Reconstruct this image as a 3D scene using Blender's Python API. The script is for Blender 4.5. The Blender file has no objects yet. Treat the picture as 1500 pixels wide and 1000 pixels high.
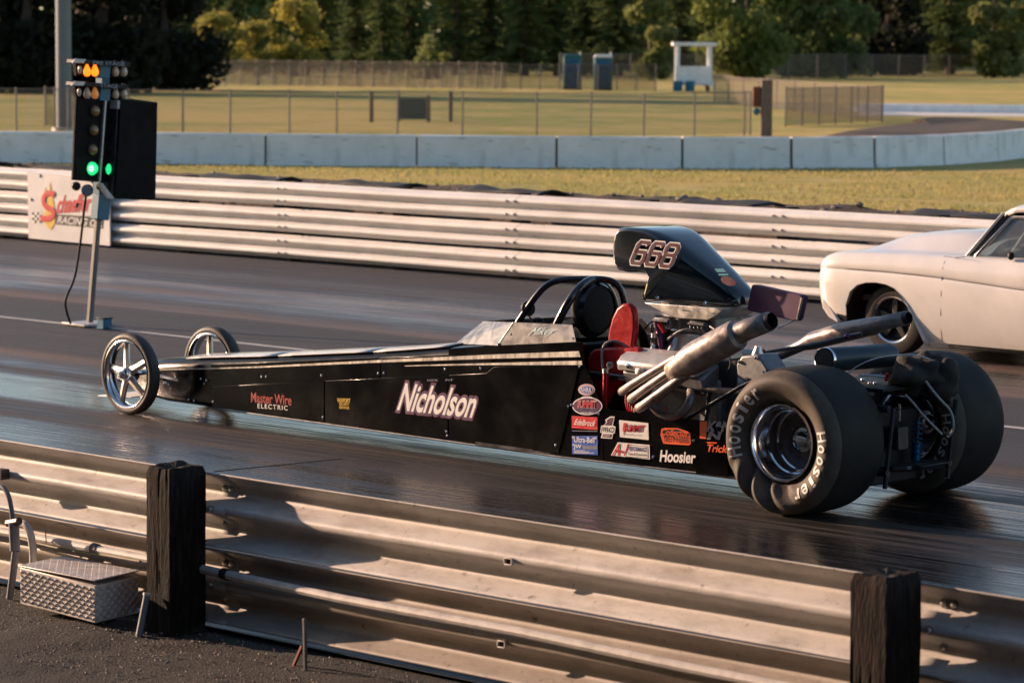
import bpy, bmesh, math, random
from mathutils import Vector, Matrix, noise
random.seed(7)
S = bpy.context.scene
COL = S.collection
R = math.radians
PI = math.pi

# ------------------------------------------------------------------ camera
F = 4375.0                                    # focal length in photo pixels (105 mm on 36 mm)
CAM_H = 2.59
AX = Vector((0.72641559, 0.68721937, 0.00706594))      # camera right
AY = Vector((-0.0721729, 0.06605676, 0.99520228))      # camera up
AZ = Vector((0.68345553, -0.72344042, 0.09758328))     # camera back
cam_d = bpy.data.cameras.new('camera'); cam = bpy.data.objects.new('camera', cam_d); COL.objects.link(cam)
cam.matrix_world = Matrix(((AX.x, AY.x, AZ.x, 0), (AX.y, AY.y, AZ.y, 0), (AX.z, AY.z, AZ.z, CAM_H), (0, 0, 0, 1)))
cam_d.sensor_width = 36; cam_d.lens = 36 * F / 1500; cam_d.clip_end = 6000; cam_d.clip_start = 0.2
cam_d.dof.use_dof = True; cam_d.dof.focus_distance = 16.5; cam_d.dof.aperture_fstop = 4.8
S.camera = cam
S.render.resolution_x = 1024; S.render.resolution_y = 682

# ------------------------------------------------------------------ light
SUN = Vector((-0.920, -0.250, 0.262)).normalized()      # towards the sun
wd = bpy.data.worlds.new('World'); S.world = wd; wd.use_nodes = True
nt = wd.node_tree; bg = nt.nodes['Background']
sky = nt.nodes.new('ShaderNodeTexSky'); sky.sky_type = 'NISHITA'; sky.sun_disc = False
sky.sun_elevation = math.asin(SUN.z); sky.sun_rotation = math.atan2(SUN.x, SUN.y)
sky.air_density = 1.0; sky.dust_density = 0.8; sky.ozone_density = 1.5
nt.links.new(sky.outputs[0], bg.inputs[0]); bg.inputs[1].default_value = 0.098
sl = bpy.data.lights.new('sun', 'SUN'); sl.energy = 5.0; sl.angle = R(0.5); sl.color = (1.0, 0.665, 0.455)
so = bpy.data.objects.new('sun', sl); COL.objects.link(so)
so.rotation_mode = 'QUATERNION'; so.rotation_quaternion = SUN.to_track_quat('Z', 'Y')
so.location = (-30, -10, 20)
S.view_settings.view_transform = 'Standard'; S.view_settings.look = 'None'
S.view_settings.exposure = 0.95; S.view_settings.gamma = 1.0
S.render.engine = 'CYCLES'

# ------------------------------------------------------------------ helpers
def at(px, py, **k):
    """a photo point on a vertical/horizontal plane of the place: Y=.., X=.. or Z=.. in metres"""
    d = AX * (px - 750) - AY * (py - 500) - AZ * F
    c = Vector((0, 0, CAM_H))
    for a, v in k.items():
        i = 'XYZ'.index(a); return c + d * ((v - c[i]) / d[i])
def onplane(px, py, p0, n):
    d = AX * (px - 750) - AY * (py - 500) - AZ * F
    c = Vector((0, 0, CAM_H)); n = Vector(n)
    return c + d * ((Vector(p0) - c).dot(n) / d.dot(n))

class MB:
    def __init__(s): s.v = []; s.f = []; s.m = []
    def add(s, vs, fs, mi=0):
        b = len(s.v); s.v += [Vector(p) for p in vs]; s.f += [[b + i for i in f] for f in fs]; s.m += [mi] * len(fs); return s
    def box(s, c, d, rz=0, mi=0, M=None):
        x, y, z = [q / 2 for q in d]
        vs = [Vector((i * x, j * y, k * z)) for k in (-1, 1) for j in (-1, 1) for i in (-1, 1)]
        if M is None: M = Matrix.Rotation(rz, 3, 'Z')
        vs = [M @ p + Vector(c) for p in vs]
        return s.add(vs, [(0, 2, 3, 1), (4, 5, 7, 6), (0, 1, 5, 4), (2, 6, 7, 3), (0, 4, 6, 2), (1, 3, 7, 5)], mi)
    def bar(s, a, b, w, h, mi=0):
        a, b = Vector(a), Vector(b); d = b - a; L = d.length; d.normalize()
        u = Vector((0, 0, 1)); 
        if abs(d.z) > .95: u = Vector((1, 0, 0))
        r = d.cross(u).normalized(); u = r.cross(d)
        M = Matrix((d, r, u)).transposed()
        return s.box((a + b) / 2, (L, w, h), M=M, mi=mi)
    def prism(s, poly, ext, mi=0):
        """poly: list of 3D points (planar), ext: vector"""
        ext = Vector(ext); n = len(poly); poly = [Vector(p) for p in poly]
        return s.add(poly + [p + ext for p in poly], [tuple(range(n))[::-1], tuple(range(n, 2 * n))] + [(i, (i + 1) % n, n + (i + 1) % n, n + i) for i in range(n)], mi)
    def tube(s, path, r, seg=10, mi=0, cap=True, sm=0):
        P = [Vector(p) for p in path]; rr = list(r) if isinstance(r, (list, tuple)) else [r] * len(P)
        if sm:
            for _ in range(sm):
                Q = [P[0]]; q = [rr[0]]
                for i in range(len(P) - 1):
                    if i > 0: Q.append(P[i].lerp(P[i + 1], .25)); q.append(rr[i] * .75 + rr[i + 1] * .25)
                    if i < len(P) - 2: Q.append(P[i].lerp(P[i + 1], .75)); q.append(rr[i] * .25 + rr[i + 1] * .75)
                Q.append(P[-1]); q.append(rr[-1]); P, rr = Q, q
        vs = []; N = len(P); up = None
        for i, p in enumerate(P):
            t = (P[min(i + 1, N - 1)] - P[max(i - 1, 0)]).normalized()
            if up is None:
                up = Vector((0, 0, 1)) if abs(t.z) < .9 else Vector((1, 0, 0))
            a = t.cross(up)
            if a.length < 1e-4: a = t.cross(Vector((0.3, .5, .8)))
            a.normalize(); b = a.cross(t).normalized(); up = b
            for k in range(seg):
                an = 2 * PI * k / seg; vs.append(p + (a * math.cos(an) + b * math.sin(an)) * rr[i])
        fs = [(i * seg + k, i * seg + (k + 1) % seg, (i + 1) * seg + (k + 1) % seg, (i + 1) * seg + k) for i in range(N - 1) for k in range(seg)]
        if cap: fs += [tuple(range(seg))[::-1], tuple(range((N - 1) * seg, N * seg))]
        return s.add(vs, fs, mi)
    def lathe(s, prof, c, ax=(0, 1, 0), seg=32, mi=0, closed=False):
        """prof: (radius, along-axis)"""
        ax = Vector(ax).normalized(); a = ax.orthogonal().normalized() if abs(ax.y) < .99 else Vector((1, 0, 0)); b = ax.cross(a); c = Vector(c)
        vs = [c + ax * h + (a * math.cos(2 * PI * k / seg) + b * math.sin(2 * PI * k / seg)) * r for r, h in prof for k in range(seg)]
        n = len(prof); rows = n if closed else n - 1
        fs = [(i * seg + k, i * seg + (k + 1) % seg, ((i + 1) % n) * seg + (k + 1) % seg, ((i + 1) % n) * seg + k) for i in range(rows) for k in range(seg)]
        return s.add(vs, fs, mi)
    def ball(s, c, r, seg=10, rings=6, mi=0):
        r = r if isinstance(r, (tuple, list)) else (r, r, r); vs = []; c = Vector(c)
        for i in range(rings + 1):
            th = PI * i / rings
            for k in range(seg):
                ph = 2 * PI * k / seg; vs.append(c + Vector((r[0] * math.sin(th) * math.cos(ph), r[1] * math.sin(th) * math.sin(ph), r[2] * math.cos(th))))
        return s.add(vs, [(i * seg + k, (i + 1) * seg + k, (i + 1) * seg + (k + 1) % seg, i * seg + (k + 1) % seg) for i in range(rings) for k in range(seg)], mi)
    def grid(s, fn, nu, nv, mi=0):
        vs = [fn(i / nu, j / nv) for j in range(nv + 1) for i in range(nu + 1)]
        return s.add(vs, [(j * (nu + 1) + i, j * (nu + 1) + i + 1, (j + 1) * (nu + 1) + i + 1, (j + 1) * (nu + 1) + i) for j in range(nv) for i in range(nu)], mi)
    def build(s, name, mat, parent=None, loc=None, smooth=True, bevel=0, angle=35, solid=0, recalc=True):
        off = Vector(loc) if loc is not None else (root_loc(parent) if parent else Vector())
        me = bpy.data.meshes.new(name); me.from_pydata([p - off for p in s.v], [], s.f)
        for m in (mat if isinstance(mat, list) else [mat]): me.materials.append(m)
        if isinstance(mat, list):
            me.polygons.foreach_set('material_index', s.m)
        if recalc:
            b = bmesh.new(); b.from_mesh(me); bmesh.ops.remove_doubles(b, verts=b.verts, dist=1e-5); bmesh.ops.recalc_face_normals(b, faces=b.faces); b.to_mesh(me); b.free()
        if smooth:
            me.shade_smooth(); me.set_sharp_from_angle(angle=R(angle))
        me.update()
        o = bpy.data.objects.new(name, me); COL.objects.link(o)
        if loc is not None: o.location = off
        if parent: o.parent = parent
        if solid:
            m = o.modifiers.new('solid', 'SOLIDIFY'); m.thickness = solid; m.offset = 0
        if bevel:
            m = o.modifiers.new('bevel', 'BEVEL'); m.width = bevel; m.segments = 2; m.limit_method = 'ANGLE'; m.angle_limit = R(40)
        return o
def root_loc(o):
    while o.parent: o = o.parent
    return Vector(o.location)
def tag(o, label=None, cat=None, group=None, kind=None):
    if label: o['label'] = label
    if cat: o['category'] = cat
    if group: o['group'] = group
    if kind: o['kind'] = kind
    return o
def thing(name, label, cat, loc, group=None):
    o = bpy.data.objects.new(name, None); COL.objects.link(o); o.location = loc; o.empty_display_size = .2
    return tag(o, label, cat, group)
def copy_tree(o, parent=None):
    c = o.copy(); COL.objects.link(c); c.parent = parent
    for ch in list(o.children): copy_tree(ch, c)
    return c

# ------------------------------------------------------------------ materials
def lin(r, g, b): return tuple(((c / 255) / 12.92 if c / 255 < .04045 else ((c / 255 + .055) / 1.055) ** 2.4) for c in (r, g, b)) + (1,)
def mat(name, col, rough=.5, metal=0, var=.12, vscale=8., bump=0, bscale=60., coat=0, col2=None, stretch=(1, 1, 1), rvar=.1, coords='Object', spec=.5, trans=0, emit=None, estr=0, detail=5, dist=0.02, lo=.35, hi=.65):
    m = bpy.data.materials.new(name); m.use_nodes = True; n = m.node_tree.nodes; l = m.node_tree.links
    p = n['Principled BSDF']; col = tuple(col[:3]) + (1,)
    p.inputs['Roughness'].default_value = rough; p.inputs['Metallic'].default_value = metal; p.inputs['Specular IOR Level'].default_value = spec
    p.inputs['Coat Weight'].default_value = coat; p.inputs['Coat Roughness'].default_value = .04
    p.inputs['Base Color'].default_value = col
    if trans: p.inputs['Transmission Weight'].default_value = trans
    if emit: p.inputs['Emission Color'].default_value = tuple(emit[:3]) + (1,); p.inputs['Emission Strength'].default_value = estr
    tc = n.new('ShaderNodeTexCoord'); mp = n.new('ShaderNodeMapping'); mp.inputs['Scale'].default_value = stretch
    l.new(tc.outputs[coords], mp.inputs[0])
    if var or col2:
        nz = n.new('ShaderNodeTexNoise'); nz.inputs['Scale'].default_value = vscale; nz.inputs['Detail'].default_value = detail; nz.inputs['Roughness'].default_value = .62
        l.new(mp.outputs[0], nz.inputs['Vector'])
        rp = n.new('ShaderNodeValToRGB'); e = rp.color_ramp.elements; e[0].position = lo; e[1].position = hi
        if col2: e[0].color = col; e[1].color = tuple(col2[:3]) + (1,)
        else:
            e[0].color = tuple(c * (1 - var) for c in col[:3]) + (1,); e[1].color = tuple(min(1, c * (1 + var)) for c in col[:3]) + (1,)
        l.new(nz.outputs['Fac'], rp.inputs[0]); l.new(rp.outputs[0], p.inputs['Base Color'])
        if rvar:
            mr = n.new('ShaderNodeMapRange'); mr.inputs['From Min'].default_value = .3; mr.inputs['From Max'].default_value = .7
            mr.inputs['To Min'].default_value = max(0, rough - rvar); mr.inputs['To Max'].default_value = min(1, rough + rvar)
            l.new(nz.outputs['Fac'], mr.inputs[0]); l.new(mr.outputs[0], p.inputs['Roughness'])
    if bump:
        bz = n.new('ShaderNodeTexNoise'); bz.inputs['Scale'].default_value = bscale; bz.inputs['Detail'].default_value = 6
        l.new(mp.outputs[0], bz.inputs['Vector'])
        bp = n.new('ShaderNodeBump'); bp.inputs['Strength'].default_value = bump; bp.inputs['Distance'].default_value = dist
        l.new(bz.outputs['Fac'], bp.inputs['Height']); l.new(bp.outputs[0], p.inputs['Normal'])
    return m
def clear_mat(name, tint, alpha, rough=.03):
    """thin transparent sheet: mostly transparent, glossy reflection, a little haze"""
    m = bpy.data.materials.new(name); m.use_nodes = True; n = m.node_tree.nodes; l = m.node_tree.links; n.remove(n['Principled BSDF'])
    out = n['Material Output']; t = n.new('ShaderNodeBsdfTransparent'); t.inputs[0].default_value = tint
    d = n.new('ShaderNodeBsdfPrincipled'); d.inputs['Base Color'].default_value = (.55, .52, .48, 1); d.inputs['Roughness'].default_value = rough + .2
    g = n.new('ShaderNodeBsdfGlossy'); g.inputs['Roughness'].default_value = rough
    nz = n.new('ShaderNodeTexNoise'); nz.inputs['Scale'].default_value = 7; nz.inputs['Detail'].default_value = 4; nz.inputs['Distortion'].default_value = 1.5
    tc = n.new('ShaderNodeTexCoord'); l.new(tc.outputs['Object'], nz.inputs['Vector'])
    mr = n.new('ShaderNodeMapRange'); mr.inputs['From Min'].default_value = .3; mr.inputs['From Max'].default_value = .7; mr.inputs['To Min'].default_value = alpha * .5; mr.inputs['To Max'].default_value = min(1, alpha * 1.5)
    l.new(nz.outputs['Fac'], mr.inputs[0])
    m1 = n.new('ShaderNodeMixShader'); l.new(mr.outputs[0], m1.inputs[0]); l.new(t.outputs[0], m1.inputs[1]); l.new(d.outputs[0], m1.inputs[2])
    fr = n.new('ShaderNodeFresnel'); fr.inputs[0].default_value = 1.45
    m2 = n.new('ShaderNodeMixShader'); l.new(fr.outputs[0], m2.inputs[0]); l.new(m1.outputs[0], m2.inputs[1]); l.new(g.outputs[0], m2.inputs[2])
    l.new(m2.outputs[0], out.inputs[0]); return m
def mesh_mat(name, col, dens):
    """chain-link fabric seen from far: wires as a real diagonal weave in alpha"""
    m = bpy.data.materials.new(name); m.use_nodes = True; n = m.node_tree.nodes; l = m.node_tree.links
    p = n['Principled BSDF']; p.inputs['Base Color'].default_value = col; p.inputs['Roughness'].default_value = .55; p.inputs['Metallic'].default_value = .3
    tc = n.new('ShaderNodeTexCoord'); vals = []
    for sg in (1, -1):
        mp = n.new('ShaderNodeMapping'); mp.inputs['Rotation'].default_value = (0, 0, sg * PI / 4)
        w = n.new('ShaderNodeTexWave'); w.inputs['Scale'].default_value = 5; l.new(tc.outputs['UV'], mp.inputs[0]); l.new(mp.outputs[0], w.inputs['Vector'])
        c = n.new('ShaderNodeMath'); c.operation = 'GREATER_THAN'; c.inputs[1].default_value = 1 - dens; l.new(w.outputs['Fac'], c.inputs[0]); vals.append(c)
    mx = n.new('ShaderNodeMath'); mx.operation = 'MAXIMUM'; l.new(vals[0].outputs[0], mx.inputs[0]); l.new(vals[1].outputs[0], mx.inputs[1])
    l.new(mx.outputs[0], p.inputs['Alpha']); return m
def leaf_mat(name, c1, c2, scale=.35):
    m = bpy.data.materials.new(name); m.use_nodes = True; n = m.node_tree.nodes; l = m.node_tree.links
    p = n['Principled BSDF']; p.inputs['Roughness'].default_value = .6; p.inputs['Specular IOR Level'].default_value = .25
    tc = n.new('ShaderNodeTexCoord'); nz = n.new('ShaderNodeTexNoise'); nz.inputs['Scale'].default_value = scale; nz.inputs['Detail'].default_value = 8; nz.inputs['Roughness'].default_value = .75
    l.new(tc.outputs['Object'], nz.inputs['Vector'])
    rp = n.new('ShaderNodeValToRGB'); rp.color_ramp.elements[0].position = .36; rp.color_ramp.elements[1].position = .64
    rp.color_ramp.elements[0].color = c1; rp.color_ramp.elements[1].color = c2
    l.new(nz.outputs['Fac'], rp.inputs[0]); l.new(rp.outputs[0], p.inputs['Base Color'])
    tr = n.new('ShaderNodeBsdfTranslucent'); l.new(rp.outputs[0], tr.inputs[0])
    mx = n.new('ShaderNodeMixShader'); mx.inputs[0].default_value = .55; l.new(p.outputs[0], mx.inputs[1]); l.new(tr.outputs[0], mx.inputs[2])
    l.new(mx.outputs[0], n['Material Output'].inputs[0]); return m

M = {}
M['black_paint'] = mat('black_paint', (.0018, .0016, .0017), .2, var=.3, vscale=3, coat=.04, rvar=.08, spec=.18)
M['black_satin'] = mat('black_satin', (.007, .007, .0075), .5, var=.3, vscale=20, bump=.05, spec=.3)
M['scoop_paint'] = mat('scoop_paint', (.008, .014, .019), .2, var=.15, vscale=4, coat=1.0, rvar=.04)
M['black_tube'] = mat('black_tube', (.012, .013, .02), .25, var=.2, vscale=20, coat=.6)
M['chrome'] = mat('chrome', (.78, .78, .8), .12, 1, var=.06, vscale=14, rvar=.06)
M['alu'] = mat('aluminium', (.6, .58, .55), .36, 1, var=.14, vscale=10, rvar=.12, bump=.03)
M['cast_alu'] = mat('cast_aluminium', (.22, .22, .225), .5, .5, var=.2, vscale=22, bump=.12, bscale=160, dist=.004)
M['valve'] = mat('valve_cover_paint', (.5, .47, .44), .36, .4, var=.12, vscale=12, bump=.04)
M['steel_pipe'] = mat('header_steel', (.18, .15, .14), .40, .5, var=.3, vscale=13, rvar=.14, col2=(.34, .295, .27), bump=.08, bscale=70, dist=.006)
M['dark_steel'] = mat('dark_steel', (.06, .06, .065), .4, .6, var=.3, vscale=15, bump=.05)
M['rubber'] = mat('tyre_rubber', (.010, .009, .0085), .68, var=.3, vscale=5, bump=.12, bscale=120, col2=(.022, .019, .016), rvar=.12, spec=.25)
M['rubber_thin'] = mat('front_tyre_rubber', (.05, .042, .034), .6, var=.3, vscale=12, bump=.06)
M['rubber_pale'] = mat('pale_sidewall', (.055, .044, .035), .7, var=.3, vscale=7, bump=.1, bscale=80, col2=(.11, .088, .069), spec=.3)  # paler rubber for the near-facing sidewalls of the slicks
M['letter_white'] = mat('tyre_letter_white', (.72, .70, .66), .6, var=.2, vscale=25, col2=(.5, .48, .45))
M['red_pad'] = mat('red_vinyl', (.42, .012, .012), .35, var=.25, vscale=8, bump=.1, bscale=40)
M['red_metal'] = mat('red_anodised', (.35, .01, .015), .3, .5, var=.1)
M['purple'] = mat('purple_anodised', (.10, .03, .12), .35, .5, var=.15)
M['purple_panel'] = mat('purple_panel', (.095, .038, .085), .5, var=.15, vscale=5)
M['blue_metal'] = mat('blue_anodised', (.02, .10, .22), .3, .6, var=.1)
M['tank'] = mat('blue_black_tank', (.012, .026, .04), .38, .2, var=.3, vscale=9)
M['fabric_black'] = mat('black_fabric', (.02, .017, .014), .85, var=.35, vscale=14, bump=.35, bscale=30)
M['strap'] = mat('silver_strap', (.28, .27, .26), .5, .2, var=.4, vscale=60, bump=.2)
M['hose'] = mat('braided_hose', (.16, .16, .17), .45, .5, var=.3, vscale=120, bump=.3, bscale=200)
M['wire_red'] = mat('red_wire', (.5, .02, .02), .4)
M['clear'] = clear_mat('clear_polycarbonate', (.86, .84, .8, 1), .42, .08)
M['glass'] = clear_mat('window_glass', (.78, .84, .84, 1), .10, .02)
M['white_vinyl'] = mat('white_vinyl', (.78, .76, .74), .4, var=.06, vscale=20)
M['stripe'] = mat('silver_stripe', (.62, .58, .52), .35, .3, var=.35, vscale=30, stretch=(1, 1, .2))
def vinyl(n, r, g, b): M[n] = mat(n + '_vinyl', lin(r, g, b)[:3], .42, var=.08, vscale=25); return M[n]
vinyl('maroon', 92, 48, 62); vinyl('plum', 96, 30, 70); vinyl('red', 200, 32, 45); vinyl('blue', 45, 90, 178); vinyl('navy', 40, 48, 110)
vinyl('orange', 226, 86, 30); vinyl('yellow', 222, 180, 50); vinyl('grey_v', 120, 125, 140); vinyl('crimson', 190, 20, 50); vinyl('black_v', 14, 14, 16); vinyl('teal_v', 80, 150, 165)
vinyl('dark_red', 150, 32, 30); vinyl('dark_violet', 70, 50, 90)
M['white_car'] = mat('cream_white_paint', (.74, .70, .66), .32, var=.05, vscale=3, coat=1.0, rvar=.05)
M['top_white'] = mat('white_top_paint', (.62, .60, .57), .22, var=.06, vscale=4, coat=.6)
M['seam'] = mat('dark_seam', (.03, .028, .026), .8)
M['rail_white'] = None
M['black_box'] = mat('black_box', (.0035, .0035, .0035), .75, spec=.2, var=.2, vscale=10, bump=.04)
M['blue_paint'] = mat('light_blue_paint', (.025, .14, .22), .5, var=.15, vscale=14)
M['galv'] = mat('galvanised', (.45, .44, .43), .45, .6, var=.2, vscale=16)
M['amber_off'] = mat('amber_lens', (.28, .16, .06), .15, var=.15, vscale=8, coat=.8)
M['amber_on'] = mat('amber_lit', (.9, .35, .05), .3, emit=(1, .22, .01), estr=.9)
M['amber_dim'] = mat('amber_dim', (.7, .33, .1), .25, emit=(1, .3, .05), estr=.12)
M['bulb_off'] = mat('frosted_bulb', (.6, .45, .33), .25, var=.1, coat=.5)
M['green_on'] = mat('green_lit', (.05, .8, .25), .3, var=0, emit=(.01, .62, .16), estr=.8)
M['green_core'] = mat('green_core', (.6, 1, .7), .3, var=0, emit=(.4, 1, .55), estr=.9)
M['wood_dark'] = mat('creosote_timber', (.004, .0032, .0028), .9, var=.4, vscale=9, stretch=(5, 5, .9), bump=.45, bscale=26, col2=(.045, .03, .021), dist=.02, lo=.45, hi=.75, spec=.25)
M['wood_grey'] = mat('weathered_wood', (.16, .12, .09), .85, var=.3, vscale=10, stretch=(4, 4, .5), bump=.3)
M['wood_fence'] = mat('brown_slats', (.26, .20, .15), .85, var=.35, vscale=2, bump=.2)
M['bark'] = mat('bark', (.05, .035, .025), .9, var=.4, vscale=4, bump=.6, bscale=8)
M['pvc_white'] = mat('pale_conduit', (.5, .47, .44), .5, var=.18, vscale=12)
M['pvc_grey'] = mat('grey_conduit', (.15, .165, .19), .5, var=.15, vscale=12)
M['tread_alu'] = mat('tread_plate', (.60, .56, .53), .48, .15, var=.14, vscale=14, rvar=.1)
M['teal_plastic'] = mat('teal_plastic', (.02, .12, .14), .5, var=.15, vscale=3)
M['white_paint'] = mat('white_painted_wood', (.82, .81, .79), .6, var=.1, vscale=3)
M['blue_barrel'] = mat('blue_barrel', (.01, .13, .22), .5)
M['rust'] = mat('rust_red', (.14, .04, .02), .8, var=.3, vscale=8)
M['dark_green'] = mat('dark_green_board', (.05, .065, .055), .7, var=.2)
M['tarp'] = mat('black_rubber_mat', (.012, .012, .012), .7, var=.3, vscale=6, bump=.3, bscale=10)
M['rock'] = mat('rock', (.12, .10, .085), .9, var=.4, vscale=6, bump=.4, bscale=20, col2=(.3, .26, .22))
M['skin'] = mat('skin', (.45, .27, .2), .5, var=.08)
M['suit'] = mat('brown_jacket', (.10, .065, .06), .8, var=.25, vscale=10, bump=.2)
M['helmet'] = mat('helmet_dark', (.04, .04, .05), .2, coat=.8)

def rail_mat(name='painted_guardrail', base=(.56, .53, .505), k=1.0):
    m = mat(name, base, .5, .0, var=.1, vscale=1.6, bump=.06, bscale=40, rvar=.1, stretch=(.35, 1, 1))
    n = m.node_tree.nodes; l = m.node_tree.links; p = n['Principled BSDF']; src = p.inputs['Base Color'].links[0].from_socket
    tc = n.new('ShaderNodeTexCoord')
    def layer(scale, st, lo, hi, col, amt, src):
        mp = n.new('ShaderNodeMapping'); mp.inputs['Scale'].default_value = st; l.new(tc.outputs['Object'], mp.inputs[0])
        z = n.new('ShaderNodeTexNoise'); z.inputs['Scale'].default_value = scale; z.inputs['Detail'].default_value = 7; z.inputs['Roughness'].default_value = .7; l.new(mp.outputs[0], z.inputs['Vector'])
        r = n.new('ShaderNodeMapRange'); r.inputs['From Min'].default_value = lo; r.inputs['From Max'].default_value = hi; r.inputs['To Max'].default_value = amt * k; l.new(z.outputs['Fac'], r.inputs[0])
        x = n.new('ShaderNodeMix'); x.data_type = 'RGBA'; l.new(r.outputs[0], x.inputs[0]); l.new(src, x.inputs[6]); x.inputs[7].default_value = col; return x.outputs[2]
    s1 = layer(3.0, (1, 1, 5), .45, .72, (.15, .125, .105, 1), .6, src)       # long grime
    s2 = layer(22, (1, 1, 1), .60, .70, (.08, .05, .035, 1), .75, s1)          # chips / stains
    s3 = layer(140, (1, 1, 1), .52, .75, (.2, .165, .14, 1), .45, s2); s4 = layer(9, (6, 1, .25), .62, .74, (.15, .09, .06, 1), .4, s3)
    l.new(s4, p.inputs['Base Color']); return m
M['rail_white'] = rail_mat(); M['rail_shaded_grimy'] = rail_mat('shaded_grimy_guardrail', (.37, .325, .285), 1.25); M['rail_far'] = rail_mat('clean_guardrail', (.70, .68, .66), .35)  # lower beams: post shade put into a darker base, plus heavier grime

def text(name, s, O, U, V, material, parent, eps=.002, shear=0., bold=0., spacing=1., ext=.0006):
    """flat lettering mapped into the parallelogram O, O+U, O+V"""
    cu = bpy.data.curves.new(name, 'FONT'); cu.body = s; cu.shear = shear; cu.offset = bold; cu.space_character = spacing; cu.extrude = 0; cu.resolution_u = 4
    o = bpy.data.objects.new(name, cu); COL.objects.link(o); dg = bpy.context.evaluated_depsgraph_get(); dg.update()
    me = bpy.data.meshes.new_from_object(o.evaluated_get(dg)); bpy.data.objects.remove(o); bpy.data.curves.remove(cu)
    me.name = name
    xs = [v.co.x for v in me.vertices]; ys = [v.co.y for v in me.vertices]
    x0, x1, y0, y1 = min(xs) + bold, max(xs) - bold, min(ys) + bold, max(ys) - bold
    O, U, V = Vector(O), Vector(U), Vector(V); N = U.cross(V).normalized(); off = root_loc(parent)
    for v in me.vertices:
        u = (v.co.x - x0) / (x1 - x0); w = (v.co.y - y0) / (y1 - y0)
        v.co = O + U * u + V * w + N * eps - off
    me.materials.clear(); me.materials.append(material); me.update()
    ob = bpy.data.objects.new(name, me); COL.objects.link(ob); ob.parent = parent
    return ob
def decal(name, pts, material, parent, eps=.0015, th=.0008):
    pts = [Vector(p) for p in pts]; n = Vector((0, 0, 0))
    for i in range(len(pts)): n += pts[i].cross(pts[(i + 1) % len(pts)])
    n.normalize()
    if n.y > 0: pts = pts[::-1]; n = -n
    mb = MB(); mb.prism([p + n * (eps - th) for p in pts], n * th); return mb.build(name, material, parent, smooth=False)

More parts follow.
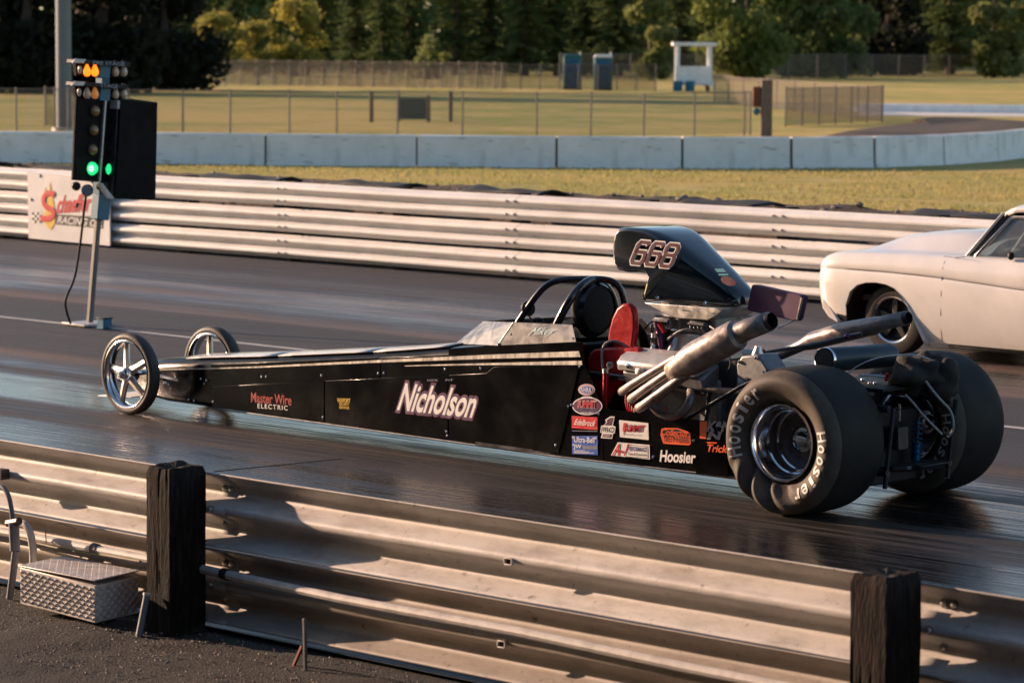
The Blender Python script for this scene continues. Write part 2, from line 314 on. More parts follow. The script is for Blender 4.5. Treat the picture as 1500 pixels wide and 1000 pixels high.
# ------------------------------------------------------------------ ground, track, field
def track_mat():
    m = bpy.data.materials.new('drag_strip'); m.use_nodes = True; n = m.node_tree.nodes; l = m.node_tree.links; p = n['Principled BSDF']
    tc = n.new('ShaderNodeTexCoord'); sx = n.new('ShaderNodeSeparateXYZ'); l.new(tc.outputs['Object'], sx.inputs[0])
    def nz(scale, st, det=6, rough=.6):
        mp = n.new('ShaderNodeMapping'); mp.inputs['Scale'].default_value = st; l.new(tc.outputs['Object'], mp.inputs[0])
        z = n.new('ShaderNodeTexNoise'); z.inputs['Scale'].default_value = scale; z.inputs['Detail'].default_value = det; z.inputs['Roughness'].default_value = rough; l.new(mp.outputs[0], z.inputs['Vector']); return z.outputs['Fac']
    def math_(op, a, b):
        q = n.new('ShaderNodeMath'); q.operation = op
        for i, v in enumerate((a, b)):
            if isinstance(v, (int, float)): q.inputs[i].default_value = v
            else: l.new(v, q.inputs[i])
        return q.outputs[0]
    warp = nz(.6, (.12, .12, 1), 3); streak = nz(1.0, (.04, 5.5, 1), 6, .65); fine = nz(1.0, (.25, 26, 1), 4, .6); patch = nz(.35, (.5, 1.2, 1), 5)
    y = math_('ADD', sx.outputs['Y'], math_('MULTIPLY', math_('SUBTRACT', warp, .5), .45))
    y = math_('ADD', y, math_('MULTIPLY', math_('SUBTRACT', streak, .5), .55))
    t = math_('DIVIDE', math_('SUBTRACT', y, 8.0), 18.0)
    def ramp(stops):
        r = n.new('ShaderNodeValToRGB'); e = r.color_ramp.elements
        while len(e) < len(stops): e.new(.5)
        for i, (yy, c) in enumerate(stops):
            e[i].position = (yy - 8) / 18; e[i].color = tuple(c) + (1,) if isinstance(c, tuple) else (c, c, c, 1)
        l.new(t, r.inputs[0]); return r.outputs[0]
    asp = (.019, .024, .037); brown = (.036, .022, .015); rub = (.012, .0095, .009); pale = (.105, .066, .048); mid = (.040, .036, .037); warm = (.06, .04, .03)
    half = [(8.2, asp), (11.0, mid), (12.5, mid), (12.85, brown), (13.05, rub), (13.28, warm), (13.5, rub), (14.35, mid), (14.55, brown), (14.85, mid), (15.15, warm), (15.45, pale), (15.65, asp), (17.2, asp)]
    far = [(18.75, asp), (19.0, pale), (19.45, brown), (20.0, mid), (20.4, pale), (20.8, mid), (21.2, pale), (21.5, rub), (22.0, brown), (22.5, mid), (23.0, asp)]
    col = ramp(half + far)
    halfr = [(8.2, .6), (11.0, .36), (11.9, .2), (12.5, .22), (12.85, .55), (13.1, .5), (13.28, .62), (13.5, .15), (14.35, .17), (14.55, .55), (14.8, .26), (15.1, .4), (15.4, .6), (15.65, .85), (17.2, .85)]
    farr = [(18.75, .85), (19.0, .55), (19.5, .42), (20.1, .26), (20.5, .4), (20.9, .24), (21.4, .4), (22.0, .5), (22.5, .45), (23.0, .8)]
    rgh = ramp(halfr + farr)
    mrx = n.new('ShaderNodeMapRange'); mrx.interpolation_type = 'SMOOTHSTEP'; mrx.inputs['From Min'].default_value = -16.0; mrx.inputs['From Max'].default_value = -11.8; mrx.inputs['To Min'].default_value = 1; mrx.inputs['To Max'].default_value = .42   # burnout rubber laid behind the start line
    l.new(math_('ADD', sx.outputs['X'], math_('MULTIPLY', math_('SUBTRACT', patch, .5), 6)), mrx.inputs[0])
    lane = n.new('ShaderNodeMapRange'); lane.interpolation_type = 'SMOOTHSTEP'; lane.inputs['From Min'].default_value = 15.2; lane.inputs['From Max'].default_value = 15.8; l.new(y, lane.inputs[0])
    burn = math_('MAXIMUM', mrx.outputs[0], lane.outputs[0])
    # brightness variation
    hair = nz(1.0, (.5, 75, 1), 3, .6); scuff = nz(1.0, (1.3, 9, 1), 7, .75); b = math_('ADD', -2.3, math_('MULTIPLY', fine, 2.3)); b = math_('ADD', b, math_('MULTIPLY', patch, 1.0)); b = math_('ADD', b, math_('MULTIPLY', hair, 1.0)); b = math_('ADD', b, math_('MULTIPLY', scuff, .6)); b = math_('ADD', b, math_('MULTIPLY', streak, 1.7)); b = math_('MAXIMUM', b, .12)
    mx = n.new('ShaderNodeMix'); mx.data_type = 'RGBA'; mx.blend_type = 'MULTIPLY'; mx.inputs[0].default_value = 1
    b = math_('MULTIPLY', b, burn); l.new(col, mx.inputs[6]); cc = n.new('ShaderNodeCombineXYZ'); [l.new(b, cc.inputs[i]) for i in range(3)]; l.new(cc.outputs[0], mx.inputs[7])
    gr = nz(42, (1, 1, 1), 4, .75)                          # aggregate speckle
    b2 = math_('ADD', -1.3, math_('MULTIPLY', gr, 4.6)); b2 = math_('MAXIMUM', b2, .15); cc2 = n.new('ShaderNodeCombineXYZ'); [l.new(b2, cc2.inputs[i]) for i in range(3)]
    mx2 = n.new('ShaderNodeMix'); mx2.data_type = 'RGBA'; mx2.blend_type = 'MULTIPLY'; mx2.inputs[0].default_value = 1; l.new(mx.outputs[2], mx2.inputs[6]); l.new(cc2.outputs[0], mx2.inputs[7])
    l.new(mx2.outputs[2], p.inputs['Base Color'])
    r2 = math_('ADD', rgh, math_('MULTIPLY', math_('SUBTRACT', fine, .5), 1.3)); r2 = math_('ADD', r2, math_('MULTIPLY', math_('SUBTRACT', patch, .5), .9)); r2 = math_('ADD', r2, math_('MULTIPLY', math_('SUBTRACT', scuff, .5), .7)); r2 = math_('ADD', r2, .05)
    r2 = math_('MINIMUM', math_('MAXIMUM', r2, .13), .95); l.new(r2, p.inputs['Roughness'])
    p.inputs['Specular IOR Level'].default_value = .5
    bp = n.new('ShaderNodeBump'); bp.inputs['Distance'].default_value = .012; l.new(math_('MULTIPLY', math_('POWER', rgh, 1.6), 1.2), bp.inputs['Strength']); l.new(nz(48, (1, 1, 1), 5, .75), bp.inputs['Height']); l.new(bp.outputs[0], p.inputs['Normal'])
    return m
def field_mat(name, c1, c2, c3, s1=.08, s2=1.2):
    m = bpy.data.materials.new(name); m.use_nodes = True; n = m.node_tree.nodes; l = m.node_tree.links; p = n['Principled BSDF']; p.inputs['Roughness'].default_value = .9; p.inputs['Specular IOR Level'].default_value = .15
    tc = n.new('ShaderNodeTexCoord')
    def nz(s, d=6):
        z = n.new('ShaderNodeTexNoise'); z.inputs['Scale'].default_value = s; z.inputs['Detail'].default_value = d; z.inputs['Roughness'].default_value = .68; l.new(tc.outputs['Object'], z.inputs['Vector']); return z.outputs['Fac']
    def rmp(f, a, b, lo=.42, hi=.60):
        r = n.new('ShaderNodeValToRGB'); r.color_ramp.elements[0].position = lo; r.color_ramp.elements[1].position = hi; r.color_ramp.elements[0].color = a; r.color_ramp.elements[1].color = b; l.new(f, r.inputs[0]); return r.outputs[0]
    a = rmp(nz(s1), c1, c2); b = nz(s2, 8)
    mx = n.new('ShaderNodeMix'); mx.data_type = 'RGBA'; mr = n.new('ShaderNodeMapRange'); mr.inputs['From Min'].default_value = .45; mr.inputs['From Max'].default_value = .68; l.new(b, mr.inputs[0]); l.new(mr.outputs[0], mx.inputs[0]); l.new(a, mx.inputs[6]); mx.inputs[7].default_value = c3
    l.new(mx.outputs[2], p.inputs['Base Color'])
    bp = n.new('ShaderNodeBump'); bp.inputs['Strength'].default_value = .8; bp.inputs['Distance'].default_value = .15; l.new(nz(9, 5), bp.inputs['Height']); l.new(bp.outputs[0], p.inputs['Normal']); return m
M['track'] = track_mat()
M['grass'] = field_mat('dry_grass', (.46, .35, .12, 1), (.20, .25, .06, 1), (.52, .41, .17, 1), .075, .45)
M['dirt'] = mat('brown_dirt', (.03, .022, .016), .95, var=.4, vscale=3, bump=.8, bscale=14, col2=(.08, .055, .038), dist=.04)
M['shoulder'] = mat('crumbled_asphalt', (.013, .0115, .0105), .9, var=.4, vscale=95, bump=1.0, bscale=85, col2=(.085, .072, .062), dist=.05, lo=.46, hi=.70, detail=8)
M['line'] = mat('worn_white_line', (.42, .40, .38), .7, var=.3, vscale=5, col2=(.14, .135, .13), stretch=(.3, 4, 1), lo=.45, hi=.7)
M['groundsheet'] = M['grass']

def sheet(name, pts, z, material, kind='structure', sub=0):
    mb = MB(); mb.add([(x, y, z) for x, y in pts], [tuple(range(len(pts)))]); o = mb.build(name, material, smooth=False, recalc=False)
    if o.data.polygons[0].normal.z < 0: o.data.flip_normals()
    return tag(o, kind=kind)
sheet('ground', [(-2500, -2500), (2500, -2500), (2500, 2500), (-2500, 2500)], -.03, M['grass'])
sheet('drag_strip', [(-260, 8.68), (60, 8.68), (60, 24.55), (-260, 24.55)], 0, M['track'])
def shoulder(u, v):
    x = -22 + 30 * u; y = 8.70 - 9.5 * v
    z = -.012 + .022 * noise.noise(Vector((x * 1.3, y * 1.3, 0))) + .012 * noise.noise(Vector((x * 5, y * 5, 3))) + .006 * noise.noise(Vector((x * 17, y * 17, 5)))
    if v < .02: z = -.02
    return (x, y, z)
tag(MB().grid(shoulder, 420, 150).build('shoulder', M['shoulder']), kind='structure')
sheet('shoulder_path', [(-260, -30), (60, -30), (60, 8.66), (-260, 8.66)], -.024, M['shoulder'])
# painted centre line (broken near the start lights), pad joint lines
sheet('lane_line', [(-120, 17.27), (12, 17.27), (12, 17.37), (-120, 17.37)], .004, M['line'])
tag(MB().bar(at(312, 690, Z=.0022), at(500, 671, Z=.0022), .016, .003).build('pavement_joint', M['seam']), kind='structure')
# grass blades on the strip behind the far rail and the field edge
def blades(n, xr, yr, cond, hgt, wid):
    mb = MB(); rn = random.Random(3); k = 0
    while k < n:
        y = yr[0] + (yr[1] - yr[0]) * rn.random() ** 1.3; x = rn.uniform(*xr)
        if not cond(x, y): continue
        k += 1
        if noise.noise(Vector((x * .5, y * .5, 1))) < -.25: continue
        h = hgt * rn.uniform(.4, 1.2); a = rn.random() * PI; w = wid * rn.uniform(.5, 1.3); l = Vector((rn.uniform(-1, 1), rn.uniform(-1, 1), 0)) * h * .6; d = Vector((math.cos(a), math.sin(a), 0)) * w; b = Vector((x, y, -.035))
        mb.v += [b - d, b + d, b + l + Vector((0, 0, h))]; i = len(mb.v); mb.f.append([i - 3, i - 2, i - 1]); mb.m.append(0)
    return mb
M['blade'] = leaf_mat('grass_blades', (.42, .335, .135, 1), (.25, .265, .085, 1), .12)
def in_strip(x, y):            # the wedge the photograph shows between rail and concrete wall
    return -x * .64 < y * 1.25 + 6 and -x > y * .55 - 6
tag(blades(110000, (-62, -14), (26.6, 54), in_strip, .06, .018).build('grass_tufts', M['blade'], smooth=False, recalc=False), kind='stuff')

# dirt bank with rubble behind the far rail
def bank(u, v):
    x = -110 + 130 * u; y = 24.75 + 2.3 * v
    h = math.sin(PI * min(1, v * 1.02)) ** .5 if v < .98 else 0
    z = -.05 + (.965 + .04 * noise.noise(Vector((x * .25, 1, 0)))) * h + .045 * h * noise.noise(Vector((x * 1.4, y * 2, 0))) + .03 * h * noise.noise(Vector((x * 4, y * 5, 0)))
    return (x, y, z)
tag(MB().grid(bank, 650, 14).build('dirt_bank', M['dirt']), kind='structure')
rb = MB(); rn = random.Random(11)
for i in range(200):
    x = rn.uniform(-40, -12); y = rn.uniform(25.0, 26.0); r = rn.choice([.015, .02, .025, .03, .03, .045]); b = bank((x + 110) / 130, (y - 24.75) / 2.3)
    i0 = len(rb.v); rb.ball((x, y, b[2] + r * .2), (r * rn.uniform(.8, 1.6), r * rn.uniform(.7, 1.3), r * rn.uniform(.5, .9)), 7, 4)
    for j in range(i0, len(rb.v)): rb.v[j] += Vector((rn.uniform(-1, 1), rn.uniform(-1, 1), rn.uniform(-1, 1))) * r * .16
tag(rb.build('rubble', M['rock'], angle=25), kind='stuff')
pb = MB(); rn = random.Random(5)
for i in range(5000):
    x = rn.uniform(-12.2, -5.2); y = rn.uniform(7.6, 8.62); r = rn.choice([.002, .0025, .003, .003, .004, .006]); pb.ball((x, y, -.004), (r * 1.3, r, r * .8), 5, 3)
    for j in range(1, 20): pb.v[-j] += Vector((rn.uniform(-1, 1), rn.uniform(-1, 1), 0)) * r * .3
tag(pb.build('pebbles', M['rock'], angle=20), kind='stuff')

# ------------------------------------------------------------------ guard rails
WP = [(0, .0), (.02, .03), (.045, .16), (.15, .86), (.18, .97), (.205, 1), (.285, 1), (.31, .97), (.34, .86), (.435, .14), (.46, .03), (.485, 0), (.515, 0), (.54, .03), (.565, .14), (.66, .86), (.69, .97), (.715, 1), (.795, 1), (.82, .97), (.85, .86), (.955, .16), (.98, .03), (1, 0)]
def beam(x0, x1, y, ztop, h, d, sgn, seed, amp=.004, n=14):
    def fn(u, v):
        t, o = WP[round(v * (len(WP) - 1))]; x = x0 + (x1 - x0) * u
        dy = amp * noise.noise(Vector((x * .6, seed * 3.1, t))) + amp * .4 * noise.noise(Vector((x * 3, seed, t * 3)))
        dz = amp * 1.2 * noise.noise(Vector((x * .35, seed * 1.7, 5)))
        return (x, y + sgn * o * d + dy, ztop - t * h + dz)
    return MB().grid(fn, n, len(WP) - 1)
def bolt(c, dr, r, parent):
    mb = MB(); mb.lathe([(0, .016), (r * .6, .014), (r * .95, .006), (r, 0)], c, dr, 10); mb.lathe([(r * 1.4, .001), (r * 1.4, -.006)], c, dr, 10)
    return mb.build('bolt', M['galv'], parent)
# near rail: seen from its back, posts on our side
NY = 8.66
nr = thing('guardrail', 'weathered white double corrugated guardrail on dark timber posts nearest the camera', 'guardrail', (-8.2, NY, 0))
SP = 3.85; PX = [-17.83, -13.98, -10.13, -6.235, -2.43]
for k in range(6):
    x0 = -21.63 + SP * k
    for j, (zt, hh) in enumerate(((.705, .332), (.368, .335))):
        yo = .003 * (k % 2)
        beam(x0 - .15, x0 + SP + .15, NY + yo, zt + (0 if k % 2 else -.002), hh, .085, 1, j, .006, 40).build('beam', M['rail_white'] if j == 0 else M['rail_shaded_grimy'], nr, angle=60, solid=.003)
def timber(cx, y0, y1, wx, ht, seed):
    mb = MB(); nu, nv = 40, 46; per = [(-1, 0), (1, 0), (1, 1), (-1, 1)]
    def pt(u, v):
        t = (u % 1) * 4; i = int(t); f = t - i; a, b = per[i % 4], per[(i + 1) % 4]
        px = (a[0] + (b[0] - a[0]) * f); py = (a[1] + (b[1] - a[1]) * f)
        x = cx + px * wx / 2; y = y0 + (y1 - y0) * py; z = -.05 + (ht + .05) * v
        g = noise.noise(Vector((x * 45, y * 45, z * 5 + seed))) * .003 + noise.noise(Vector((x * 10, y * 10, z * 4 + seed * 2))) * .0035
        crack = max(0, noise.noise(Vector((x * 70, y * 70, z * 1.6 + seed * 5))) - .3) * .02
        e = .0 if v < .96 else (v - .96) / .04 * .010
        k = g - crack - e
        x += k * px; y += k * (py * 2 - 1)
        if v > .95: z += .012 * noise.noise(Vector((x * 18, y * 18, seed)))
        return (x, y, z)
    mb.grid(pt, nu * 2, nv)
    top = [pt(i / (nu * 2), 1) for i in range(nu * 2)]; c = Vector((cx, (y0 + y1) / 2, ht - .012))
    ring = [c.lerp(Vector(p), .55) + Vector((0, 0, .012 * noise.noise(Vector((p[0] * 30, p[1] * 30, 2))))) for p in top]
    mb.add(top + ring + [c], [(i, (i + 1) % 80, 80 + (i + 1) % 80, 80 + i) for i in range(80)] + [(80 + i, 80 + (i + 1) % 80, 160) for i in range(80)])
    return mb
for k, x in enumerate(PX):
    timber(x, NY - .215, NY - .006, .155, .735 + .01 * (k % 2), k * 7.3).build('post', M['wood_dark'], nr, angle=50)
    for j, (zt, hh) in enumerate(((.705, .332), (.368, .335))):
        for (bx, t) in ((x + .115, .24), (x + .115, .50), (x + .115, .72), (x + .16, .24)):
            o = .085 if t < .3 or t > .6 else 0
            bolt((bx, NY + o - .004, zt - t * hh), (0, -1, 0), .013, nr)
# raised slot brackets on the back of the beams
for (px, py) in ((745, 822), (735, 943)):
    c = at(px, py, Y=NY - .006); mb = MB(); w, h = .02, .013
    for dx, dz, sx, sz in ((0, h, w * 2, .006), (0, -h, w * 2, .006), (-w, 0, .006, h * 2), (w, 0, .006, h * 2)): mb.box(c + Vector((dx, 0, dz)), (sx, .012, sz))
    mb.box(c + Vector((0, .006, 0)), (w * 2, .004, h * 2), mi=1); mb.build('bracket', [M['rail_white'], M['seam']], nr, bevel=.002)

# far rail: three beams, front side
FY = 24.42
fr = thing('guardrail', 'long white triple corrugated guardrail across the far lane in front of dirt bank', 'guardrail', (-25, FY, 0))
for k in range(25):
    x0 = -84 + 3.81 * k; sag = .018 * math.sin(k * 1.7) + .01 * math.sin(k * .6)
    for j in range(3):
        beam(x0 - .1, x0 + 3.9005, FY - .0035 * (k % 2), .955 - .316 * j, .282, .085, -1, j + 40, .010, 21).build('beam', M['rail_far'], fr, angle=60)
    for dx in (0, 1.905):
        mb = MB(); mb.box((x0 + dx, FY + .10, .48), (.15, .18, .98)); mb.build('post', M['wood_dark'], fr, bevel=.01)
    if -46 < x0 < -10:
        for j in range(3):
            for dx, t in ((-.05, .24), (.07, .24), (-.05, .76), (.07, .76)):
                bolt((x0 + dx, FY - .094, .955 - .316 * j - t * .282), (0, -1, 0), .009, fr)
# black rubber mats laid on the bank right behind the rail
rn = random.Random(21)
for i in range(9):
    x = -37.5 + i * 2.75 + rn.uniform(-.5, .5)
    def mat_fn(u, v, x=x, L=rn.uniform(1.0, 1.9)):
        xx = x + L * u; yy = 24.72 + .55 * v; b = bank((xx + 110) / 130, max(0, (yy - 24.75) / 2.3)); return (xx, yy, max(.93, b[2] + .02) + .06 * noise.noise(Vector((xx * 2, yy * 3, i))) + .04 * math.sin(PI * v))
    o = MB().grid(mat_fn, 14, 6).build('rubber_mat', M['tarp'], loc=(x, 24.9, 0), solid=.02)
    tag(o, 'black rubber mat on the dirt bank behind the far guardrail, %s from the left' % ['first', 'second', 'third', 'fourth', 'fifth', 'sixth', 'seventh', 'eighth', 'ninth'][i], 'rubber mat', 'black mats on the bank behind the far rail')
# oil sponsor board hung on the far rail
sy = FY - .13
sg = thing('sponsor_sign', 'white racing oil sponsor board with red script fixed to far guardrail at left', 'sign', at(100, 355, Y=sy))
q = [at(40, 252, Y=sy), at(160, 262, Y=sy), at(161, 360, Y=sy), at(42, 349, Y=sy)]
MB().prism(q, (0, .02, 0)).build('board', mat('sign_board_white', (.68, .66, .65), .45, var=.06, vscale=2), sg, smooth=False)
def sp(u, v):   # sign-local 0..1000 zoom coordinates
    return at(20 + u / 7.143, 230 + v / 7.143, Y=sy)
decal('banner', [sp(445, 600), sp(945, 630), sp(935, 748), sp(445, 705)], M['black_v'], sg, .003)
text('lettering', 'RACING OIL', sp(460, 690), sp(925, 735) - sp(460, 690), sp(470, 618) - sp(460, 690), M['white_vinyl'], sg, .006, .15, .02)
text('lettering', 'chaeffer\'s', sp(450, 585), sp(860, 560) - sp(450, 585), sp(470, 400) - sp(450, 585), M['red'], sg, .004, .3, .03)
drop = [(380, 255), (395, 340), (420, 480), (440, 620), (430, 700), (395, 762), (355, 740), (325, 680), (325, 600), (345, 520), (362, 420), (372, 330)]
decal('oil_drop', [sp(*p) for p in drop], M['yellow'], sg, .005)
drop2 = [(333, 310), (345, 380), (352, 420), (315, 430), (322, 370)]
decal('oil_drop', [sp(*p) for p in drop2], M['yellow'], sg, .005)
mb = MB(); mb.tube([sp(430, 400) + Vector((0, -.008, 0)), sp(400, 375) + Vector((0, -.008, 0)), sp(340, 385) + Vector((0, -.008, 0)), sp(305, 450) + Vector((0, -.008, 0)), sp(335, 520) + Vector((0, -.008, 0)), sp(420, 560) + Vector((0, -.008, 0)), sp(425, 610) + Vector((0, -.008, 0)), sp(370, 650) + Vector((0, -.008, 0)), sp(285, 640) + Vector((0, -.008, 0))], .045, 6, sm=2)
for v in mb.v: v.y = sy - .008 + (v.y - (sy - .008)) * .06
mb.build('lettering', M['red'], sg)
for i in range(4):
    for j in range(4):
        a, b = 195 + i * 25, 578 + j * 28
        decal('checker', [sp(a, b), sp(a + 25, b), sp(a + 25, b + 28), sp(a, b + 28)], M['black_v'] if (i + j) % 2 == 0 else M['white_vinyl'], sg, .003)
for p in ((275, 195), (185, 445)): bolt(sp(*p), (0, -1, 0), .022, sg)

# ------------------------------------------------------------------ near clutter
# tread-plate box
tb = thing('tread_plate_box', 'silver diamond tread plate box on the ground beside the left timber post', 'box', (-10.72, 8.33, 0))
A = Vector((-10.965, 8.32, .03)); B = Vector((-10.43, 8.33, .01)); U = (B - A); W = Vector((-.06, .30, 0)); hz = .17
mb = MB(); mb.prism([A, B, B + W, A + W], (0, 0, hz)); mb.build('body', M['tread_alu'], tb, bevel=.004)
mb = MB(); lid = [A + Vector((-.006, -.006, hz + .003)), B + Vector((.006, -.006, hz + .023)), B + W + Vector((.006, 0, hz + .023)), A + W + Vector((-.006, 0, hz + .003))]
mb.prism(lid, (0, 0, .006)); mb.build('lid', M['tread_alu'], tb, bevel=.002)
def lugs(O, U, V, nu, nv, N, hh_=.0045):
    mb = MB(); N = Vector(N).normalized(); u = U.normalized(); v = V.normalized()
    for i in range(nu):
        for j in range(nv):
            c = O + U * ((i + .5) / nu) + V * ((j + .5) / nv); s = 1 if (i + j) % 2 else -1
            a = (u + v * s).normalized(); b = (u - v * s).normalized(); L = .0135; Wd = .0042
            mb.add([c + a * L, c + b * Wd, c - a * L, c - b * Wd, c + N * hh_ + a * L * .4, c + N * hh_ - a * L * .4], [(0, 1, 4), (1, 2, 5, 4), (2, 3, 5), (3, 0, 4, 5)])
    return mb
tag(lugs(A + Vector((0, -.001, .01)), U, Vector((0, 0, hz - .02)), 22, 8, (0, -1, 0)).build('tread_pattern', M['tread_alu'], tb, smooth=False), kind='stuff')
tag(lugs(B + Vector((.001, 0, .01)), W, Vector((0, 0, hz - .02)), 12, 8, (1, .2, 0)).build('tread_pattern', M['tread_alu'], tb, smooth=False), kind='stuff')
tag(lugs(lid[0] + Vector((0, 0, .0062)), lid[1] - lid[0], lid[3] - lid[0], 22, 12, (0, 0, 1), .0016).build('tread_pattern', M['tread_alu'], tb, smooth=False), kind='stuff')
# conduit clipped along the lower beam
cy = NY - .022
cp = thing('conduit_pipe', 'long pale conduit pipe clipped along the lower beam of the near guardrail', 'pipe', (-10, cy, .2))
pth = [at(px, py, Y=cy) for px, py in ((-60, 768), (29, 783), (210, 817), (300, 834), (500, 877), (760, 925), (1000, 976), (1300, 1035), (1500, 1075))]
MB().tube(pth, .021, 10).build('pipe', M['pvc_white'], cp)
for t in ((140, 803), (330, 840)):
    c = at(*t, Y=cy); MB().tube([c + Vector((-.02, 0, 0)), c + Vector((.02, 0, -.003))], .026, 10).build('clip', M['dark_steel'], cp)
wp = [at(px, py, Y=cy - .02) for px, py in ((20, 786), (60, 797), (110, 808), (150, 812), (205, 822))]
tag(MB().tube(wp, .006, 6, sm=1).build('cable', mat('olive_cable', (.12, .1, .03), .6), loc=wp[2]), 'thin olive cable tied to the conduit pipe above the tread plate box', 'cable')
wp = [at(px, py, Y=cy - .03) for px, py in ((68, 795), (66, 775), (80, 766), (95, 768), (111, 774))]
tag(MB().tube(wp, .0025, 5, sm=2).build('wire_tie', M['dark_steel'], loc=wp[0]), 'curled loose black wire tie sticking up from the conduit pipe', 'wire')
# bent conduits at left edge
py_ = 8.50
cd = thing('bent_conduit', 'grey conduit elbow rising from the ground at the left edge beside the tread plate box', 'pipe', at(15, 872, Z=0))
a = [at(px, py, Y=py_) for px, py in ((14, 876), (19, 840), (23, 806))]; MB().tube(a, [.016, .018, .018], 10).build('lower_pipe', M['pvc_grey'], cd)
a = [at(px, py, Y=py_) for px, py in ((22, 806), (21, 785), (20, 766))]; MB().tube(a, .025, 10).build('coupling', M['pvc_grey'], cd)
a = [at(px, py, Y=py_) for px, py in ((19, 766), (17, 745), (12, 722), (2, 711), (-14, 712))]; MB().tube(a, .0115, 10, sm=2).build('upper_pipe', M['pvc_grey'], cd)
a = [at(px, py, Y=py_) for px, py in ((12, 766), (28, 763))]; MB().tube(a, .02, 8).build('collar', M['dark_steel'], cd)
cd = tag(MB().tube([at(px, py, Y=8.56) for px, py in ((26, 766), (38, 766), (46, 785), (49, 810), (48, 845))], [.016, .0175, .019, .0185, .018], 10, sm=2).build('bent_conduit', M['pvc_white'], loc=at(48, 842, Y=8.56)), 'pale curved conduit bending down behind the tread plate box', 'pipe')
MBx = MB(); MBx.box(at(3, 694, Y=NY - .03), (.06, .05, .05)); tag(MBx.build('bracket', M['dark_steel'], loc=at(3, 694, Y=NY - .03), bevel=.004), 'small black bracket fixed on the upper beam at the left edge', 'bracket')
M['pole_steel2'] = mat('dull_stake', (.10, .10, .10), .6, .2, var=.3, vscale=20)
# grey pipe leaning on the post, stakes
a = [at(202, 938, Y=8.36), at(215, 872, Y=8.41)]; o = thing('leaning_pipe', 'short blue grey pipe leaning against the foot of the left timber post', 'pipe', a[0])
MB().tube(a, .0155, 12).build('pipe', M['pvc_grey'], o); MB().tube([a[1], a[1] + (a[1] - a[0]) * .06], .019, 12).build('cap', M['pvc_white'], o)
a = [at(448, 985, Y=8.36), at(446, 905, Y=8.36)]; tag(MB().bar(a[0] - Vector((0, 0, .06)), a[1], .014, .014).build('metal_stake', M['pole_steel2'], loc=a[0], bevel=.003), 'thin galvanised stake standing in the dirt right of the left timber post', 'stake')
a = [at(430, 975, Y=8.40), at(443, 945, Y=8.37)]; tag(MB().bar(a[0], a[1], .012, .012).build('bent_rod', M['rust'], loc=a[0]), 'small rusty rod leaning against the galvanised stake', 'rod')

# ------------------------------------------------------------------ concrete wall across the grass
M['concrete_blue'] = mat('pale_blue_concrete', (.74, .75, .72), .75, var=.12, vscale=2.2, bump=.25, bscale=12, col2=(.88, .87, .84), lo=.3, hi=.7)
def stain_wall(m):
    n = m.node_tree.nodes; l = m.node_tree.links; p = n['Principled BSDF']; src = p.inputs['Base Color'].links[0].from_socket; tc = n.new('ShaderNodeTexCoord')
    for sc_, st, lo, hi, c, amt in ((2.2, (1, 1, .25), .55, .75, (.22, .20, .17, 1), .45), (5, (.6, .6, 3), .62, .74, (.10, .09, .08, 1), .55)):
        mp = n.new('ShaderNodeMapping'); mp.inputs['Scale'].default_value = st; l.new(tc.outputs['Object'], mp.inputs[0]); z = n.new('ShaderNodeTexNoise'); z.inputs['Scale'].default_value = sc_; z.inputs['Detail'].default_value = 6; l.new(mp.outputs[0], z.inputs['Vector'])
        r = n.new('ShaderNodeMapRange'); r.inputs['From Min'].default_value = lo; r.inputs['From Max'].default_value = hi; r.inputs['To Max'].default_value = amt; l.new(z.outputs['Fac'], r.inputs[0]); x = n.new('ShaderNodeMix'); x.data_type = 'RGBA'; l.new(r.outputs[0], x.inputs[0]); l.new(src, x.inputs[6]); x.inputs[7].default_value = c; src = x.outputs[2]
    l.new(src, p.inputs['Base Color'])
stain_wall(M['concrete_blue'])
wall_px = [(-160, 237), (0, 238.5), (195, 240), (390, 242), (611, 244), (815, 246), (998, 247), (1156, 247), (1276, 245.5), (1376, 241.5), (1455, 236), (1507, 229), (1530, 221), (1522, 214)]
WPT = [at(x, y, Z=-.03) for x, y in wall_px]; WPT[12] = WPT[11] + Vector((-.2, 3.0, 0)); WPT[13] = WPT[12] + Vector((-1.4, 2.8, 0))
ords = ['first', 'second', 'third', 'fourth', 'fifth', 'sixth', 'seventh', 'eighth', 'ninth', 'tenth', 'eleventh', 'twelfth', 'thirteenth']
